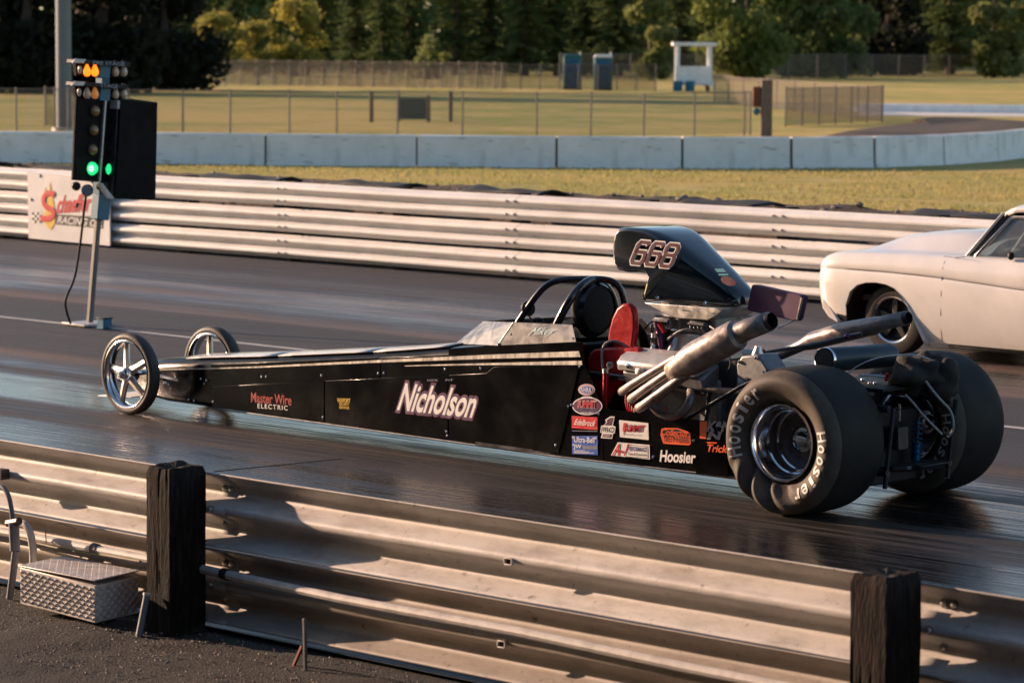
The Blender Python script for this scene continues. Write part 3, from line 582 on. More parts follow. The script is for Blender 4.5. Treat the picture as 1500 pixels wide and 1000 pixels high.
for i in range(len(WPT) - 1):
    a, b = WPT[i].copy(), WPT[i + 1].copy(); d = (b - a).normalized(); n = Vector((-d.y, d.x, 0))
    a += d * .02; b -= d * .02; h = .70
    def sec(p): return [p - n * .16, p - n * .13 + Vector((0, 0, .12)), p - n * .10 + Vector((0, 0, h - .03)), p - n * .07 + Vector((0, 0, h)), p + n * .07 + Vector((0, 0, h)), p + n * .10 + Vector((0, 0, h - .03)), p + n * .16]
    mb = MB(); k = 7; ss = [sec(a.lerp(b, t)) for t in (0, .33, .66, 1)]
    vs = [v + Vector((0, 0, random.uniform(-.004, .004))) for s_ in ss for v in s_]
    mb.add(vs, [(r * k + j, r * k + j + 1, (r + 1) * k + j + 1, (r + 1) * k + j) for r in range(3) for j in range(k - 1)] + [tuple(range(k)), tuple(range(3 * k, 4 * k))[::-1]])
    o = mb.build('concrete_barrier', M['concrete_blue'], loc=(a + b) / 2, angle=30)
    tag(o, ('pale concrete barrier block, %s from the left in the long wall beyond the grass' % ords[i - 1]) if 0 < i < 11 else ('pale concrete barrier block just past the left frame edge' if i == 0 else 'pale concrete barrier block, %s of two where the wall curves out of view at right' % ords[i - 11]), 'barrier', 'concrete wall blocks')
    if i < len(WPT) - 2 and i > 0:
        g = MB(); g.box(WPT[i + 1] - n * .0 + Vector((0, 0, .34)), (.05, .18, .62), math.atan2(d.y, d.x)); g.build('joint', M['seam'], o)

# ------------------------------------------------------------------ fences
M['galv_far'] = mat('fence_post', (.20, .17, .155), .6, .2, var=.2, vscale=4)
M['link'] = mesh_mat('chain_link', (.20, .17, .14, 1), .05)
M['link_brown'] = mesh_mat('brown_chain_link', (.10, .075, .055, 1), .16)
M['link_dense'] = mesh_mat('dense_chain_link', (.07, .05, .036, 1), .22)
def fence(label, pts, h, material, pr=.03, wire=True, seed=0):
    """pts: ground points of the posts"""
    root = thing('chain_link_fence', label, 'fence', pts[0]); rn = random.Random(seed)
    tops = []
    for p in pts:
        t = p + Vector((rn.uniform(-.02, .02), 0, h + rn.uniform(-.03, .03))); tops.append(t)
        MB().tube([p - Vector((0, 0, .1)), t + Vector((0, 0, .04))], pr, 7).build('post', M['galv_far'], root)
    MB().tube(tops, pr * .45, 5).build('top_rail', M['galv_far'], root)
    me = bpy.data.meshes.new('mesh'); vs = []; fs = []; off = Vector(pts[0]); uv = []; L = 0
    for i, (p, t) in enumerate(zip(pts, tops)):
        if i: L += (p - pts[i - 1]).length
        vs += [p - off + Vector((0, 0, .04)), t - off]; uv += [(L, 0), (L, h)]
    fs = [(2 * i, 2 * i + 2, 2 * i + 3, 2 * i + 1) for i in range(len(pts) - 1)]
    me.from_pydata(vs, [], fs); ul = me.uv_layers.new(name='UVMap')
    for lp in me.loops: ul.data[lp.index].uv = uv[lp.vertex_index]
    me.materials.append(material); o = bpy.data.objects.new('mesh', me); COL.objects.link(o); o.parent = root
    return root
pp = [(-60, 191), (24, 192), (100, 193), (188, 194), (268, 195.5), (337, 196.5), (424, 198), (493, 198.5), (582, 199.5), (677, 200.5), (786, 202), (865, 201), (943, 200.5), (1017, 199.5), (1090, 198.5), (1099, 198)]
fence('long chain link fence with thin posts standing behind the pale concrete wall', [at(x, y, Z=-.03) for x, y in pp], 1.30, M['link'])
p0 = at(1150, 186, Z=-.03); p1 = at(1292, 179.5, Z=-.03); p2 = at(1046, 150, Z=-.03)
fence('brown chain link fence corner run right of the wooden post in the field', [p0.lerp(p1, t / 6) for t in range(7)], 1.32, M['link_dense'], .035)
fence('chain link fence running back from the field corner towards the white booth', [p1.lerp(p2, t / 9) for t in range(10)], 1.30, M['link_dense'], .035)
# enclosure panels at far left
fence('darker chain link panels around the tall light pole at the left edge', [at(x, 186, Z=-.03) for x in (66, 80, 94, 108, 122)], 1.25, M['link_brown'], .03)
# far fence with brown slats
pa, pb_ = at(238, 123, Z=0), at(742, 131, Z=0)
sf = thing('slatted_fence', 'brown slatted fence across the field below the conifers left of the toilets', 'fence', pa)
d = (pb_ - pa); n_ = 62
sl_ = MB(); rn = random.Random(4)
for i in range(n_ * 7):
    p = pa + d * ((i + .5) / (n_ * 7)); sl_.box(p + Vector((0, 0, .78 + rn.uniform(-.05, .05))), (d.length / (n_ * 7) * rn.uniform(.2, .5), .03, 1.5), math.atan2(d.y, d.x))
tag(sl_.build('slats', M['wood_fence'], sf, smooth=False), kind='stuff')
for i in range(n_ // 3 + 1):
    p = pa + d * (i * 3 / n_); MB().tube([p, p + Vector((0, 0, 1.75))], .05, 6).build('post', M['galv_far'], sf)
MB().tube([pa + Vector((0, -.1, 1.62)), pb_ + Vector((0, -.1, 1.62))], .03, 5).build('top_rail', M['galv_far'], sf)
fence('far chain link fence in front of the dark trees at right', [at(820, 118, Z=0).lerp(at(1620, 112, Z=0), t / 20) for t in range(21)], 2.2, M['link_brown'], .05)
fence('chain link run beside the portable toilets and dark hedge', [at(735, 131, Z=0).lerp(at(960, 133, Z=0), t / 8) for t in range(9)], 1.6, M['link_brown'], .04)

# ------------------------------------------------------------------ dirt loop and far wall at right
def dirt_loop():
    px = [(1165, 209), (1225, 196), (1300, 188), (1352, 183), (1335, 177), (1368, 172), (1440, 174), (1520, 180), (1540, 196), (1475, 203), (1400, 208), (1280, 212)]
    mb = MB(); c = Vector((0, 0, 0)); P = [at(x, y, Z=0) for x, y in px]
    for p in P: c += p / len(P)
    rings = []
    for k, (s_, z) in enumerate(((1, -.035), (.86, .10), (.6, .16), (.3, .12))):
        rings.append([c.lerp(p, s_) + Vector((0, 0, z + .06 * noise.noise(p * .3 + Vector((k, 0, 0))))) for p in P])
    n = len(P); vs = [v for r in rings for v in r] + [c + Vector((0, 0, .1))]
    fs = [(k * n + i, k * n + (i + 1) % n, (k + 1) * n + (i + 1) % n, (k + 1) * n + i) for k in range(3) for i in range(n)] + [(3 * n + i, 3 * n + (i + 1) % n, 4 * n) for i in range(n)]
    mb.add(vs, fs); return tag(mb.build('dirt_mound', M['dirt']), kind='structure')
dirt_loop()
a, b = at(1255, 162.5, Z=0), at(1640, 167, Z=0); d = (b - a).normalized()
tag(MB().bar(a + Vector((0, 0, .14)), b + Vector((0, 0, .14)), .4, .38).build('concrete_barrier', M['white_paint'], loc=a, bevel=.03), 'long low white concrete wall far off behind the field at right', 'barrier')
sheet('far_road', [tuple(at(x, y, Z=0)[:2]) for x, y in ((1240, 156), (1700, 160), (1700, 172), (1260, 168))], -.02, mat('pale_road', (.55, .53, .50), .85))

# ------------------------------------------------------------------ booth, toilets, posts, pole
b0 = at(1015, 133, Z=0); dirx = Vector((AX.x, AX.y, 0)).normalized(); diry = Vector((-dirx.y, dirx.x, 0))
bt = thing('lookout_booth', 'white open lookout booth with flat roof standing in the far field', 'booth', b0)
def bl(x, y, z): return b0 + dirx * x + diry * y + Vector((0, 0, z))
rz = math.atan2(dirx.y, dirx.x)
W2, D2 = 1.02, .85
for sx in (-1, 1):
    for sy_ in (-1, 1):
        MB().box(bl(sx * W2, sy_ * D2, 1.65), (.22, .22, 2.5), rz).build('post', M['white_paint'], bt)
MB().box(bl(.05, 0, 2.93), (2.8, 2.1, .22), rz).build('roof', M['white_paint'], bt, bevel=.02)
MB().box(bl(0, 0, .48), (2.2, 1.8, .1), rz).build('floor', M['white_paint'], bt)
for k in range(6): MB().box(bl(-.05, -D2 - .14, .45 + k * .2), (2.3, .04, .194), rz).build('plank', M['white_paint'], bt, bevel=.005)
for k in range(5): MB().box(bl(-W2 - .06, 0, .58 + k * .2), (.04, 1.6, .185), rz).build('plank', M['white_paint'], bt, bevel=.005)
for k in range(5): MB().box(bl(W2 + .06, .1, .58 + k * .2), (.04, 1.4, .185), rz).build('plank', M['white_paint'], bt, bevel=.005)
MB().bar(bl(.62, -D2 - .5, 1.45), bl(1.35, -D2 - .5, .15), .06, .12).build('stair_rail', M['white_paint'], bt)
MB().bar(bl(.62, -D2 - .1, 1.45), bl(1.35, -D2 - .1, .15), .06, .12).build('stair_rail', M['white_paint'], bt)
for k in range(5): MB().box(bl(.66 + k * .15, -D2 - .3, .5 - k * .1), (.2, .4, .04), rz).build('stair_tread', M['white_paint'], bt)
for sx in (-1, 1): MB().box(bl(sx * .9, 0, .2), (.2, 1.6, .42), rz).build('footing', M['wood_grey'], bt)
for x, lab in ((-1.05, 'left'), (-.28, 'right')):
    c = bl(x, -D2 - .55, -.25); o = thing('barrel', '%s of two blue barrels at the foot of the white booth' % lab, 'barrel', c, 'blue barrels by the booth')
    MB().lathe([(0, 0), (.3, 0), (.31, .25), (.29, .27), (.31, .5), (.29, .52), (.3, .85), (0, .86)], c, (0, 0, 1), 16).build('body', M['blue_barrel'], o); MB().lathe([(.31, .83), (.315, .87), (.3, .87)], c, (0, 0, 1), 16).build('rim', M['blue_barrel'], o)
for px, y, lab, roof in ((883, 132, 'teal portable toilet with pale roof left of the white booth', M['white_paint']), (838, 131, 'dull teal portable toilet further left with the pale vent pipe', M['teal_plastic'])):
    c = at(px, y, Z=0); o = thing('portable_toilet', lab, 'toilet', c, 'portable toilets in the field')
    def L(x, yy, z): return c + dirx * x + diry * yy + Vector((0, 0, z))
    MB().box(L(0, 0, 1.05), (1.15, 1.15, 2.0), rz).build('cabin', M['teal_plastic'], o, bevel=.05)
    MB().box(L(-.02, -.6, 1.0), (.75, .05, 1.75), rz).build('door', M['blue_metal'], o, bevel=.02)
    MB().box(L(0, 0, .05), (1.2, 1.25, .12), rz).build('base', M['dark_steel'], o)
    MB().prism([L(-.62, -.62, 2.05), L(.62, -.62, 2.05), L(.45, -.62, 2.24), L(-.45, -.62, 2.24)], diry * 1.24).build('roof', roof, o, bevel=.03)
    MB().tube([L(.5, .45, 2.0), L(.5, .45, 2.4)], .05, 7).build('vent_pipe', M['white_paint'], o)
c = at(1121, 200, Z=-.03); o = thing('timber_marker_post', 'thick weathered timber post with rusty box standing behind the concrete wall', 'post', c)
MB().box(c + dirx * .02 + Vector((0, 0, .85)), (.34, .34, 1.75), rz).build('post', M['wood_grey'], o, bevel=.02)
MB().box(c + dirx * -.28 + Vector((0, 0, 1.2)), (.24, .22, .62), rz).build('box', M['rust'], o, bevel=.02)
MB().lathe([(0, -.12), (.1, -.12), (.12, 0), (.1, .12), (0, .12)], c + dirx * -.28 + Vector((0, 0, .76)), diry, 12).build('reel', M['teal_plastic'], o)
c = at(605, 177, Z=0); o = thing('notice_board', 'dark square board held between two short wooden posts in the dry field', 'board', c)
MB().box(c + Vector((0, 0, .42)), (.95, .08, .75), rz).build('panel', M['dark_green'], o, bevel=.01)
for x in (-.52, .55): MB().box(c + dirx * x + Vector((0, 0, .42)), (.13, .13, .95), rz).build('post', M['wood_grey'], o)
for px, py, lab in ((544, 178, 'left'), (660, 177, 'right')):
    c = at(px, py, Z=0); o = thing('short_wooden_post', 'short wooden post standing alone in the dry field %s of the dark board' % lab, 'post', c)
    MB().box(c + Vector((0, 0, .5)), (.15, .13, 1.05), rz + .1).build('shaft', M['wood_grey'], o, bevel=.01); MB().box(c + Vector((0, 0, 1.04)), (.17, .15, .04), rz + .1).build('cap', M['wood_grey'], o)
c = at(94, 190, Z=0); o = thing('light_pole', 'tall blue grey steel light pole rising out of view behind the start lights', 'pole', c)
MB().lathe([(.24, 0), (.235, 4), (.2, 14), (.16, 16), (0, 16)], c, (0, 0, 1), 18).build('shaft', mat('blue_grey_pole', (.11, .14, .165), .55, var=.12, vscale=1), o)
MB().lathe([(.38, -.05), (.38, .06), (.26, .08)], c, (0, 0, 1), 18).build('base_flange', M['galv'], o)
for sx in (-1, 1): MB().box(c + dirx * sx * .5 + Vector((0, 0, 15.7)), (.5, .4, .35), rz).build('floodlight', M['galv'], o, bevel=.03)

# ------------------------------------------------------------------ trees
def conifer(name, h, r0, seed, lm, nb=46, leaf=.42):
    rn = random.Random(seed); root = bpy.data.objects.new(name, None); COL.objects.link(root)
    MB().tube([(0, 0, -.3), (0, 0, h * .3), (.1, 0, h * .7), (.1, .1, h)], [r0 * .11, r0 * .085, r0 * .045, .02], 8).build('trunk', M['bark'], root)
    mb = MB()
    for k in range(nb):
        t = (k + rn.random() * .8) / nb; z = h * (.035 + .95 * t ** 1.1); R_ = r0 * (1 - t) ** .75 * rn.uniform(.7, 1.12) * (1 if t > .06 else .8)
        for j in range(7):
            a = rn.random() * 2 * PI; L = R_ * rn.uniform(.55, 1.1); dr = rn.uniform(.12, .38)
            nl = max(3, int(L / leaf * 2.3))
            for q in range(nl):
                f = (q + rn.random()) / nl; d = L * (f ** .8); p = Vector((math.cos(a) * d, math.sin(a) * d, z - dr * d + .06 * d * d / max(L, .1)))
                w = (leaf * (1.35 - .7 * f)); p += Vector((rn.gauss(0, .16), rn.gauss(0, .16), rn.gauss(0, .1)))
                o1 = Vector((math.cos(a), math.sin(a), -.35 + rn.uniform(-.3, .2))).normalized() * w; o2 = Vector((-math.sin(a) + rn.uniform(-.5, .5), math.cos(a) + rn.uniform(-.5, .5), rn.uniform(-.6, .3))).normalized() * w * .55
                i = len(mb.v); mb.v += [p - o1 * .5 - o2, p + o1 * .8, p - o1 * .5 + o2, p - o1 * .7 - Vector((0, 0, w * .5))]; mb.f += [[i, i + 1, i + 2], [i, i + 3, i + 1]]; mb.m += [0, 0]
    mb.build('crown', lm, root, smooth=False, recalc=False); return root
def broadleaf(name, h, r0, seed, lm, n=5200, leaf=.3, low=.12):
    rn = random.Random(seed); root = bpy.data.objects.new(name, None); COL.objects.link(root); tk = MB(); tk.tube([(0, 0, -.3), (0, 0, h * .2), (.1, .1, h * .55)], [r0 * .09, r0 * .07, r0 * .03], 8)
    lobes = []
    for i in range(26):
        t = rn.random() ** 1.25 if i > 7 else .02 + .02 * i; z = h * (low + (.96 - low) * t) * (.9 if i > 7 else 1) + (h * .04 if i <= 7 else 0); rr = r0 * math.sin(PI * min(.97, max(.12, t * .86 + .12))) ** .6; a = rn.random() * 2 * PI; d = rr * rn.uniform(.25, .85)
        c = Vector((math.cos(a) * d, math.sin(a) * d, z)); lobes.append((c, r0 * rn.uniform(.26, .44)))
        if i < 9: tk.tube([(0, 0, h * rn.uniform(.15, .4)), c * .5 + Vector((0, 0, h * .1)), c], [r0 * .03, r0 * .02, .02], 5)
    tk.build('trunk', M['bark'], root)
    mb = MB()
    for i in range(n):
        c, r = rn.choice(lobes); v = Vector((rn.gauss(0, 1), rn.gauss(0, 1), rn.gauss(0, 1))).normalized() * r * rn.random() ** .4; v.z *= .8; p = c + v
        if p.z < .1: continue
        w = leaf * rn.uniform(.5, 1.3); o1 = Vector((rn.uniform(-1, 1), rn.uniform(-1, 1), rn.uniform(-1, 1))).normalized() * w; o2 = o1.cross(Vector((rn.uniform(-1, 1), rn.uniform(-1, 1), rn.uniform(-1, 1)))).normalized() * w * .6
        i0 = len(mb.v); mb.v += [p - o1, p + o2, p + o1, p - o2]; mb.f += [[i0, i0 + 1, i0 + 2, i0 + 3]]; mb.m.append(0)
    mb.build('crown', lm, root, smooth=False, recalc=False); return root
LM = {'fir': leaf_mat('fir_needles', (.07, .105, .035, 1), (.17, .22, .075, 1)),
      'fir2': leaf_mat('olive_needles', (.08, .12, .04, 1), (.18, .225, .08, 1)),
      'green': leaf_mat('green_leaves', (.10, .14, .035, 1), (.22, .25, .07, 1)),
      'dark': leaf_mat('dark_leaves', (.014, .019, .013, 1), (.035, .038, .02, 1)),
      'yellow': leaf_mat('autumn_leaves', (.17, .20, .045, 1), (.40, .32, .07, 1), .6),
      'lime': leaf_mat('lime_leaves', (.13, .16, .05, 1), (.24, .26, .09, 1), .6)}
protos = {}
def place(kind, px, base_y, sc, label, cat='tree', sx=1.0, rotz=None, depth=None):
    mk = {'firA': lambda: conifer('conifer_tree', 20, 3.6, 1, LM['fir']), 'firB': lambda: conifer('conifer_tree', 22, 4.2, 2, LM['fir2']), 'firC': lambda: conifer('conifer_tree', 18, 3.0, 3, LM['fir'], 42),
          'oak': lambda: broadleaf('broadleaf_tree', 13, 5.0, 4, LM['green'], 9500, .34, .06), 'dark': lambda: broadleaf('broadleaf_tree', 15, 6.2, 5, LM['dark'], 10500, .42, .03), 'yel': lambda: broadleaf('broadleaf_tree', 5.2, 2.5, 6, LM['yellow'], 3600, .2, .1),
          'lime': lambda: broadleaf('broadleaf_tree', 9, 2.0, 8, LM['lime'], 5200, .24, .0), 'bush': lambda: broadleaf('round_bush', 3.0, 1.5, 9, LM['lime'], 2000, .17, .05), 'green2': lambda: broadleaf('broadleaf_tree', 14, 5.4, 12, LM['fir2'], 10000, .34, .05)}
    p = at(px, base_y, Z=0)
    if kind not in protos: protos[kind] = mk[kind](); o = protos[kind]
    else: o = copy_tree(protos[kind])
    o.location = p; o.rotation_euler = (0, 0, rotz if rotz is not None else random.uniform(0, 6.28)); o.scale = (sc * sx, sc * sx, sc)
    return tag(o, label, cat, 'trees along the far edge of the field')
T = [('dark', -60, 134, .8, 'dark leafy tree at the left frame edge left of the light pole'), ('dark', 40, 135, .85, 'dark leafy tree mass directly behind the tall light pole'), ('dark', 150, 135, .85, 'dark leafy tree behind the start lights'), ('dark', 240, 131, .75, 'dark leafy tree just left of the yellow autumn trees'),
     ('yel', 318, 111, 1.15, 'leftmost yellow autumn tree beside the dark leafy trees'), ('yel', 375, 111, 1.0, 'small yellow green tree between two autumn trees'), ('yel', 432, 111, 1.4, 'largest orange yellow autumn tree below the conifers'),
     ('firA', 345, 104, .62, 'small dark conifer behind the leftmost autumn tree'), ('firC', 400, 103, .75, 'dark conifer behind the middle autumn tree'), ('firB', 472, 106, .85, 'conifer just right of the largest autumn tree'), ('firA', 520, 108, .95, 'dense conifer left of the round lime bush'), ('firC', 562, 109, 1.0, 'slim conifer second left of the round lime bush'), ('firA', 600, 107, 1.0, 'conifer directly behind the lime bush'),
     ('bush', 628, 116, 1.25, 'round lime green bush in front of the conifers', 'bush'), ('firB', 668, 110, 1.0, 'broad olive conifer right of the lime bush'), ('firA', 716, 110, 1.05, 'tall conifer left of the teal toilets'), ('firB', 768, 111, 1.1, 'olive conifer behind the far left toilet'), ('firC', 815, 111, 1.1, 'slim dark conifer behind the toilets'), ('firA', 855, 110, 1.15, 'conifer between the two toilets'), ('firB', 905, 111, 1.1, 'wide conifer right of the pale roofed toilet'),
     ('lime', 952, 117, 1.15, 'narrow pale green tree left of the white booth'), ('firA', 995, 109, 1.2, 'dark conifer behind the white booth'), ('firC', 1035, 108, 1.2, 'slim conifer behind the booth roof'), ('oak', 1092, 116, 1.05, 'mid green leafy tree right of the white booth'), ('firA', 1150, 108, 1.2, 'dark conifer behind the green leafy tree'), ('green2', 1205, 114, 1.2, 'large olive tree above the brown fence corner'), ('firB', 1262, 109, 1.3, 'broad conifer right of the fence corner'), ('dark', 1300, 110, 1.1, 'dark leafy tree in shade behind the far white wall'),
     ('firA', 1345, 108, 1.35, 'dark tall conifer in the right quarter of the tree line'), ('firB', 1392, 109, 1.3, 'shaded conifer left of the pale tree at right edge'), ('lime', 1455, 114, 1.9, 'pale lit green tree at the right frame edge'), ('firA', 1520, 109, 1.3, 'dark conifer at the right frame edge'), ('green2', 1590, 112, 1.2, 'olive tree just beyond the right frame edge')]
for t in T: place(*t[:5], **({'cat': t[5]} if len(t) > 5 else {}))
# the wood behind them that reads as one mass
wm = MB(); rn = random.Random(77)
a0, a1 = at(-300, 98, Z=0), at(1900, 98, Z=0)
for i in range(60000):
    u = rn.random(); p = a0.lerp(a1, u); dep = rn.random(); p = p * (1 + dep * .06); hmax = 17 + 5 * noise.noise(Vector((u * 40, 1, 0))) + 4 * noise.noise(Vector((u * 130, 5, 0)))
    p.z = rn.random() * hmax
    w = rn.uniform(.5, 1.1); o1 = Vector((rn.uniform(-1, 1), rn.uniform(-1, 1), rn.uniform(-1, .2))).normalized() * w; o2 = o1.cross(Vector((rn.uniform(-1, 1), rn.uniform(-1, 1), rn.uniform(-1, 1)))).normalized() * w * .6
    i0 = len(wm.v); wm.v += [p - o1, p + o2, p + o1, p - o2]; wm.f.append([i0, i0 + 1, i0 + 2, i0 + 3]); wm.m.append(0)
wb = MB()  # unseen leaf mass added behind the camera to block sky and darken reflections
for i in range(24000):
    p = Vector((rn.uniform(-48, 60), -10 - 6 * rn.random(), 0)); p.z = rn.random() * (17 + 3 * noise.noise(Vector((p.x * .2, 3, 0)))); w = rn.uniform(.6, 1.2)
    o1 = Vector((rn.uniform(-1, 1), rn.uniform(-1, 1), rn.uniform(-1, .2))).normalized() * w; o2 = o1.cross(Vector((rn.uniform(-1, 1), rn.uniform(-1, 1), rn.uniform(-1, 1)))).normalized() * w * .6
    i0 = len(wb.v); wb.v += [p - o1, p + o2, p + o1, p - o2]; wb.f.append([i0, i0 + 1, i0 + 2, i0 + 3]); wb.m.append(0)
tag(wb.build('unseen_leaf_screen', LM['dark'], smooth=False, recalc=False), kind='stuff')
tag(wm.build('far_wood', LM['fir'], smooth=False, recalc=False), kind='stuff')

M['pole_steel'] = mat('pole_steel', (.13, .125, .12), .5, .2, var=.2, vscale=12)
# ------------------------------------------------------------------ start light tree
tx = -21.80
ct = thing('start_light_tree', 'drag race start light tree with green lamp lit on a slim leaning pole', 'light tree', at(130, 476, Z=0))
def tp(px, py, dx=0): return at(px, py, X=tx + dx)
# pole of square tube
a, b = tp(131, 476, -.06), tp(146, 290, -.06)
MB().bar(a, b, .05, .05).build('pole', M['pole_steel'], ct, bevel=.008)
a2, b2 = tp(146, 322, -.055), tp(149, 285, -.055); MB().bar(a2, b2, .14, .11).build('clamp', M['blue_paint'], ct, bevel=.008)
a2, b2 = tp(146, 290, -.12), tp(151, 92, -.12); MB().bar(a2, b2, .09, .09).build('mast', M['blue_paint'], ct)
MB().box(tp(133, 476) + Vector((-.05, 0, .012)), (.34, .34, .02)).build('base_plate', M['galv'], ct, bevel=.003)
def plate(name, pts, depth, m, dx=0): return MB().prism([tp(x, y, dx) for x, y in pts], (-depth, 0, 0)).build(name, m, ct, bevel=.006)
plate('lamp_board', [(112, 142), (153, 147), (145, 267), (107, 264)], .03, M['black_box'])
plate('edge_strip', [(154, 147), (157, 147), (148, 267), (145.5, 267)], .20, M['galv'], .03)
plate('lamp_board', [(157, 147), (176, 147), (170, 292), (148, 267)], .16, M['black_box'], -.06)
plate('edge_strip', [(172.5, 147), (177.5, 147), (176.5, 160), (171.5, 160)], .20, M['pvc_white'], .05)
plate('edge_strip', [(171.8, 160), (176, 160), (168, 292), (165, 290)], .14, M['dark_steel'], .03)
plate('shield_box', [(177, 147), (231, 151), (230, 208), (228, 294), (168, 291), (174, 206)], .34, M['black_box'], .06)
plate('shield_rim', [(176, 145.5), (194, 145), (231, 150), (231, 152), (177, 148)], .34, M['black_satin'], .065)
def lamp(px, py, r, m, dx=.0, name='lamp'):
    c = tp(px, py, dx); mb = MB(); mb.lathe([(r, 0), (r * .98, r * .25), (r * .8, r * .6), (r * .45, r * .85), (0, r * .95)], c, (1, 0, 0), 20); o = mb.build(name, m, ct)
    hb = MB(); hb.lathe([(r * 1.05, -.01), (r * 1.18, .012), (r * 1.05, .015)], c, (1, 0, 0), 20); hb.build('bezel', M['black_satin'], o); return o
for (x, y) in ((138.5, 163), (136.5, 191), (135, 219.5)): lamp(x, y, .052, M['amber_off'])
lamp(134, 247, .062, M['green_on']); 
c = tp(133.6, 247, .055); MB().ball(c, (.006, .032, .032), 12, 8).build('lamp_core', M['green_core'], ct)
lamp(160.5, 248, .055, M['green_on'], -.06)
for (x, y) in ((168, 166), (166, 192), (164, 220)): lamp(x, y, .045, M['black_satin'], -.06)
# stage / pre-stage bars
for (y0, txt, bx0, bx1) in ((86.5, 'PRE STAGE', 107, 192), (119.5, 'STAGE', 106, 189)):
    plate('hood', [(bx0 + 3, y0), (bx1, y0 + 5), (bx1 - 2, y0 + 12), (bx0 + 2, y0 + 6)], .12, M['black_satin'], .07)
    plate('hood_end', [(bx0, y0 + 6), (bx0 + 5, y0 - .5), (bx0 + 20, y0 + .5), (bx0 + 16, y0 + 7)], .03, M['galv'], .08)
    plate('back_plate', [(bx0 + 4, y0 + 6), (bx1 - 4, y0 + 11), (bx1 - 7, y0 + 28), (bx0 + 6, y0 + 25)], .05, M['black_box'], -.06)
    tx0, tx1 = (136, 182) if txt[0] == 'P' else (147, 172)
    O = tp(tx0, y0 + 8.2, .071); Ue = tp(tx1, y0 + 10.6, .071); Vv = tp(tx0 + .3, y0 + 3.0, .071)
    text('lettering', txt, O, Ue - O, Vv - O, mat('dull_letter', (.30, .33, .36), .6), ct, .003, 0, .01)
    plate('column_plate', [(148, y0 + 9), (163, y0 + 10), (161, y0 + 29), (146, y0 + 28)], .06, M['blue_paint'], .02)
    decal_ = MB()
    for k, bx in enumerate((127.5, 139, 169, 181)):
        on = (y0 < 100 and k < 2)
        m = M['amber_on'] if on else (M['amber_dim'] if (k == 1) else M['bulb_off'])
        c = tp(bx, y0 + 16, .02); mb = MB(); mb.lathe([(0, -.062), (.022, -.056), (.034, -.035), (.036, -.015), (.028, .01), (.014, .04), (.006, .062), (0, .066)], c, (0, 0, 1), 14); bo = mb.build('bulb', m, ct)
        MB().lathe([(.014, .05), (.016, .085)], c, (0, 0, 1), 10).build('socket', M['dark_steel'], bo)
    MB().ball(tp(bx0 + 10, y0 + 16, .05), (.02, .02, .04), 10, 6).build('bulb', M['bulb_off'], ct)
# round spot lamps under the boards
for (x, y, r, dx, m) in ((128, 279, .055, .07, 'pvc_grey'), (112, 273, .04, .03, 'black_satin'), (157, 275, .05, .05, 'black_satin')):
    c = tp(x, y, dx); ax = Vector((1, -.35 if x < 150 else .5, -.1)).normalized()
    o = MB(); o.lathe([(0, -.11), (r * .5, -.10), (r * .95, -.03), (r * 1.05, 0), (r, .004), (r * .92, -.006), (0, -.003)], c, ax, 20); o.build('spot_lamp', M[m], ct)
MB().prism([tp(150, 268, .1), tp(168, 291, .1), tp(160, 291, .1), tp(146, 270, .1)], (-.04, 0, 0)).build('bracket', M['pvc_white'], ct)
cb = [tp(126, 287, .1), tp(122, 305, .09), tp(121, 340, .06), tp(115, 375, .05), tp(108, 410, .04), tp(97, 437, .03), tp(96, 452, .02), tp(102, 474, 0)]
cb = [p + Vector((0, .012 * math.sin(i * 2.1), 0)) for i, p in enumerate(cb)]
MB().tube(cb, .012, 6, sm=2).build('cable', M['black_satin'], ct)
c = at(153, 482, Z=0); o = thing('junction_box', 'small dark junction box on the asphalt beside the start light pole', 'box', c)
MB().box(c + Vector((0, 0, .05)), (.1, .1, .1)).build('body', M['blue_barrel'], o, bevel=.008); MB().box(c + Vector((0, 0, .103)), (.112, .112, .012)).build('lid', M['black_satin'], o, bevel=.003)
cb = [c + Vector((.05, 0, .03)), c + Vector((.12, .03, .015)), c + Vector((.2, .0, .012)), c + Vector((.28, .05, .012))]; MB().tube(cb, .008, 5, sm=1).build('lead', M['pvc_white'], o)

# ------------------------------------------------------------------ pale coupe in the far lane
WY = 20.62; YC = 21.50
wc = thing('white_coupe', 'cream white old two door drag coupe at the right edge in the far lane', 'car', (-13.5, YC, 0))
def lerpf(tab, x):
    if x <= tab[0][0]: return tab[0][1]
    for (a, b), (c, d) in zip(tab, tab[1:]):
        if x <= c: return b + (d - b) * (x - a) / (c - a)
    return tab[-1][1]
def tabf(pts, Y, ext): 
    q = [at(px, py, Y=Y) for px, py in pts]; return [(p.x, p.z) for p in q] + ext
ztop = tabf([(1203, 385), (1209, 374), (1218, 369.5), (1240, 367), (1277, 368), (1330, 370), (1387, 373), (1415, 375)], WY + .1, [(-13.6, .90), (-12.2, .90), (-11.5, .88), (-11.15, .84)])
zcr = tabf([(1205, 391), (1212, 391.5), (1300, 397.5), (1380, 406)], WY, [(-13.7, .655), (-12, .64), (-11.15, .62)])
zhood = tabf([(1270, 369), (1295, 358), (1320, 348.5), (1345, 341), (1372, 337), (1442, 336)], YC - .25, [(-13.8, .93), (-12.2, .93), (-11.15, .86)])
zbot = [(-15.86, .36), (-15.78, .33), (-15.62, .27), (-15.3, .24), (-14.7, .15), (-11.8, .15), (-11.5, .22), (-11.15, .34)]
inset = [(-15.87, .09), (-15.84, .05), (-15.79, .022), (-15.70, .005), (-15.5, 0), (-13.5, -.02), (-12, 0), (-11.4, .03), (-11.2, .1), (-11.15, .15)]
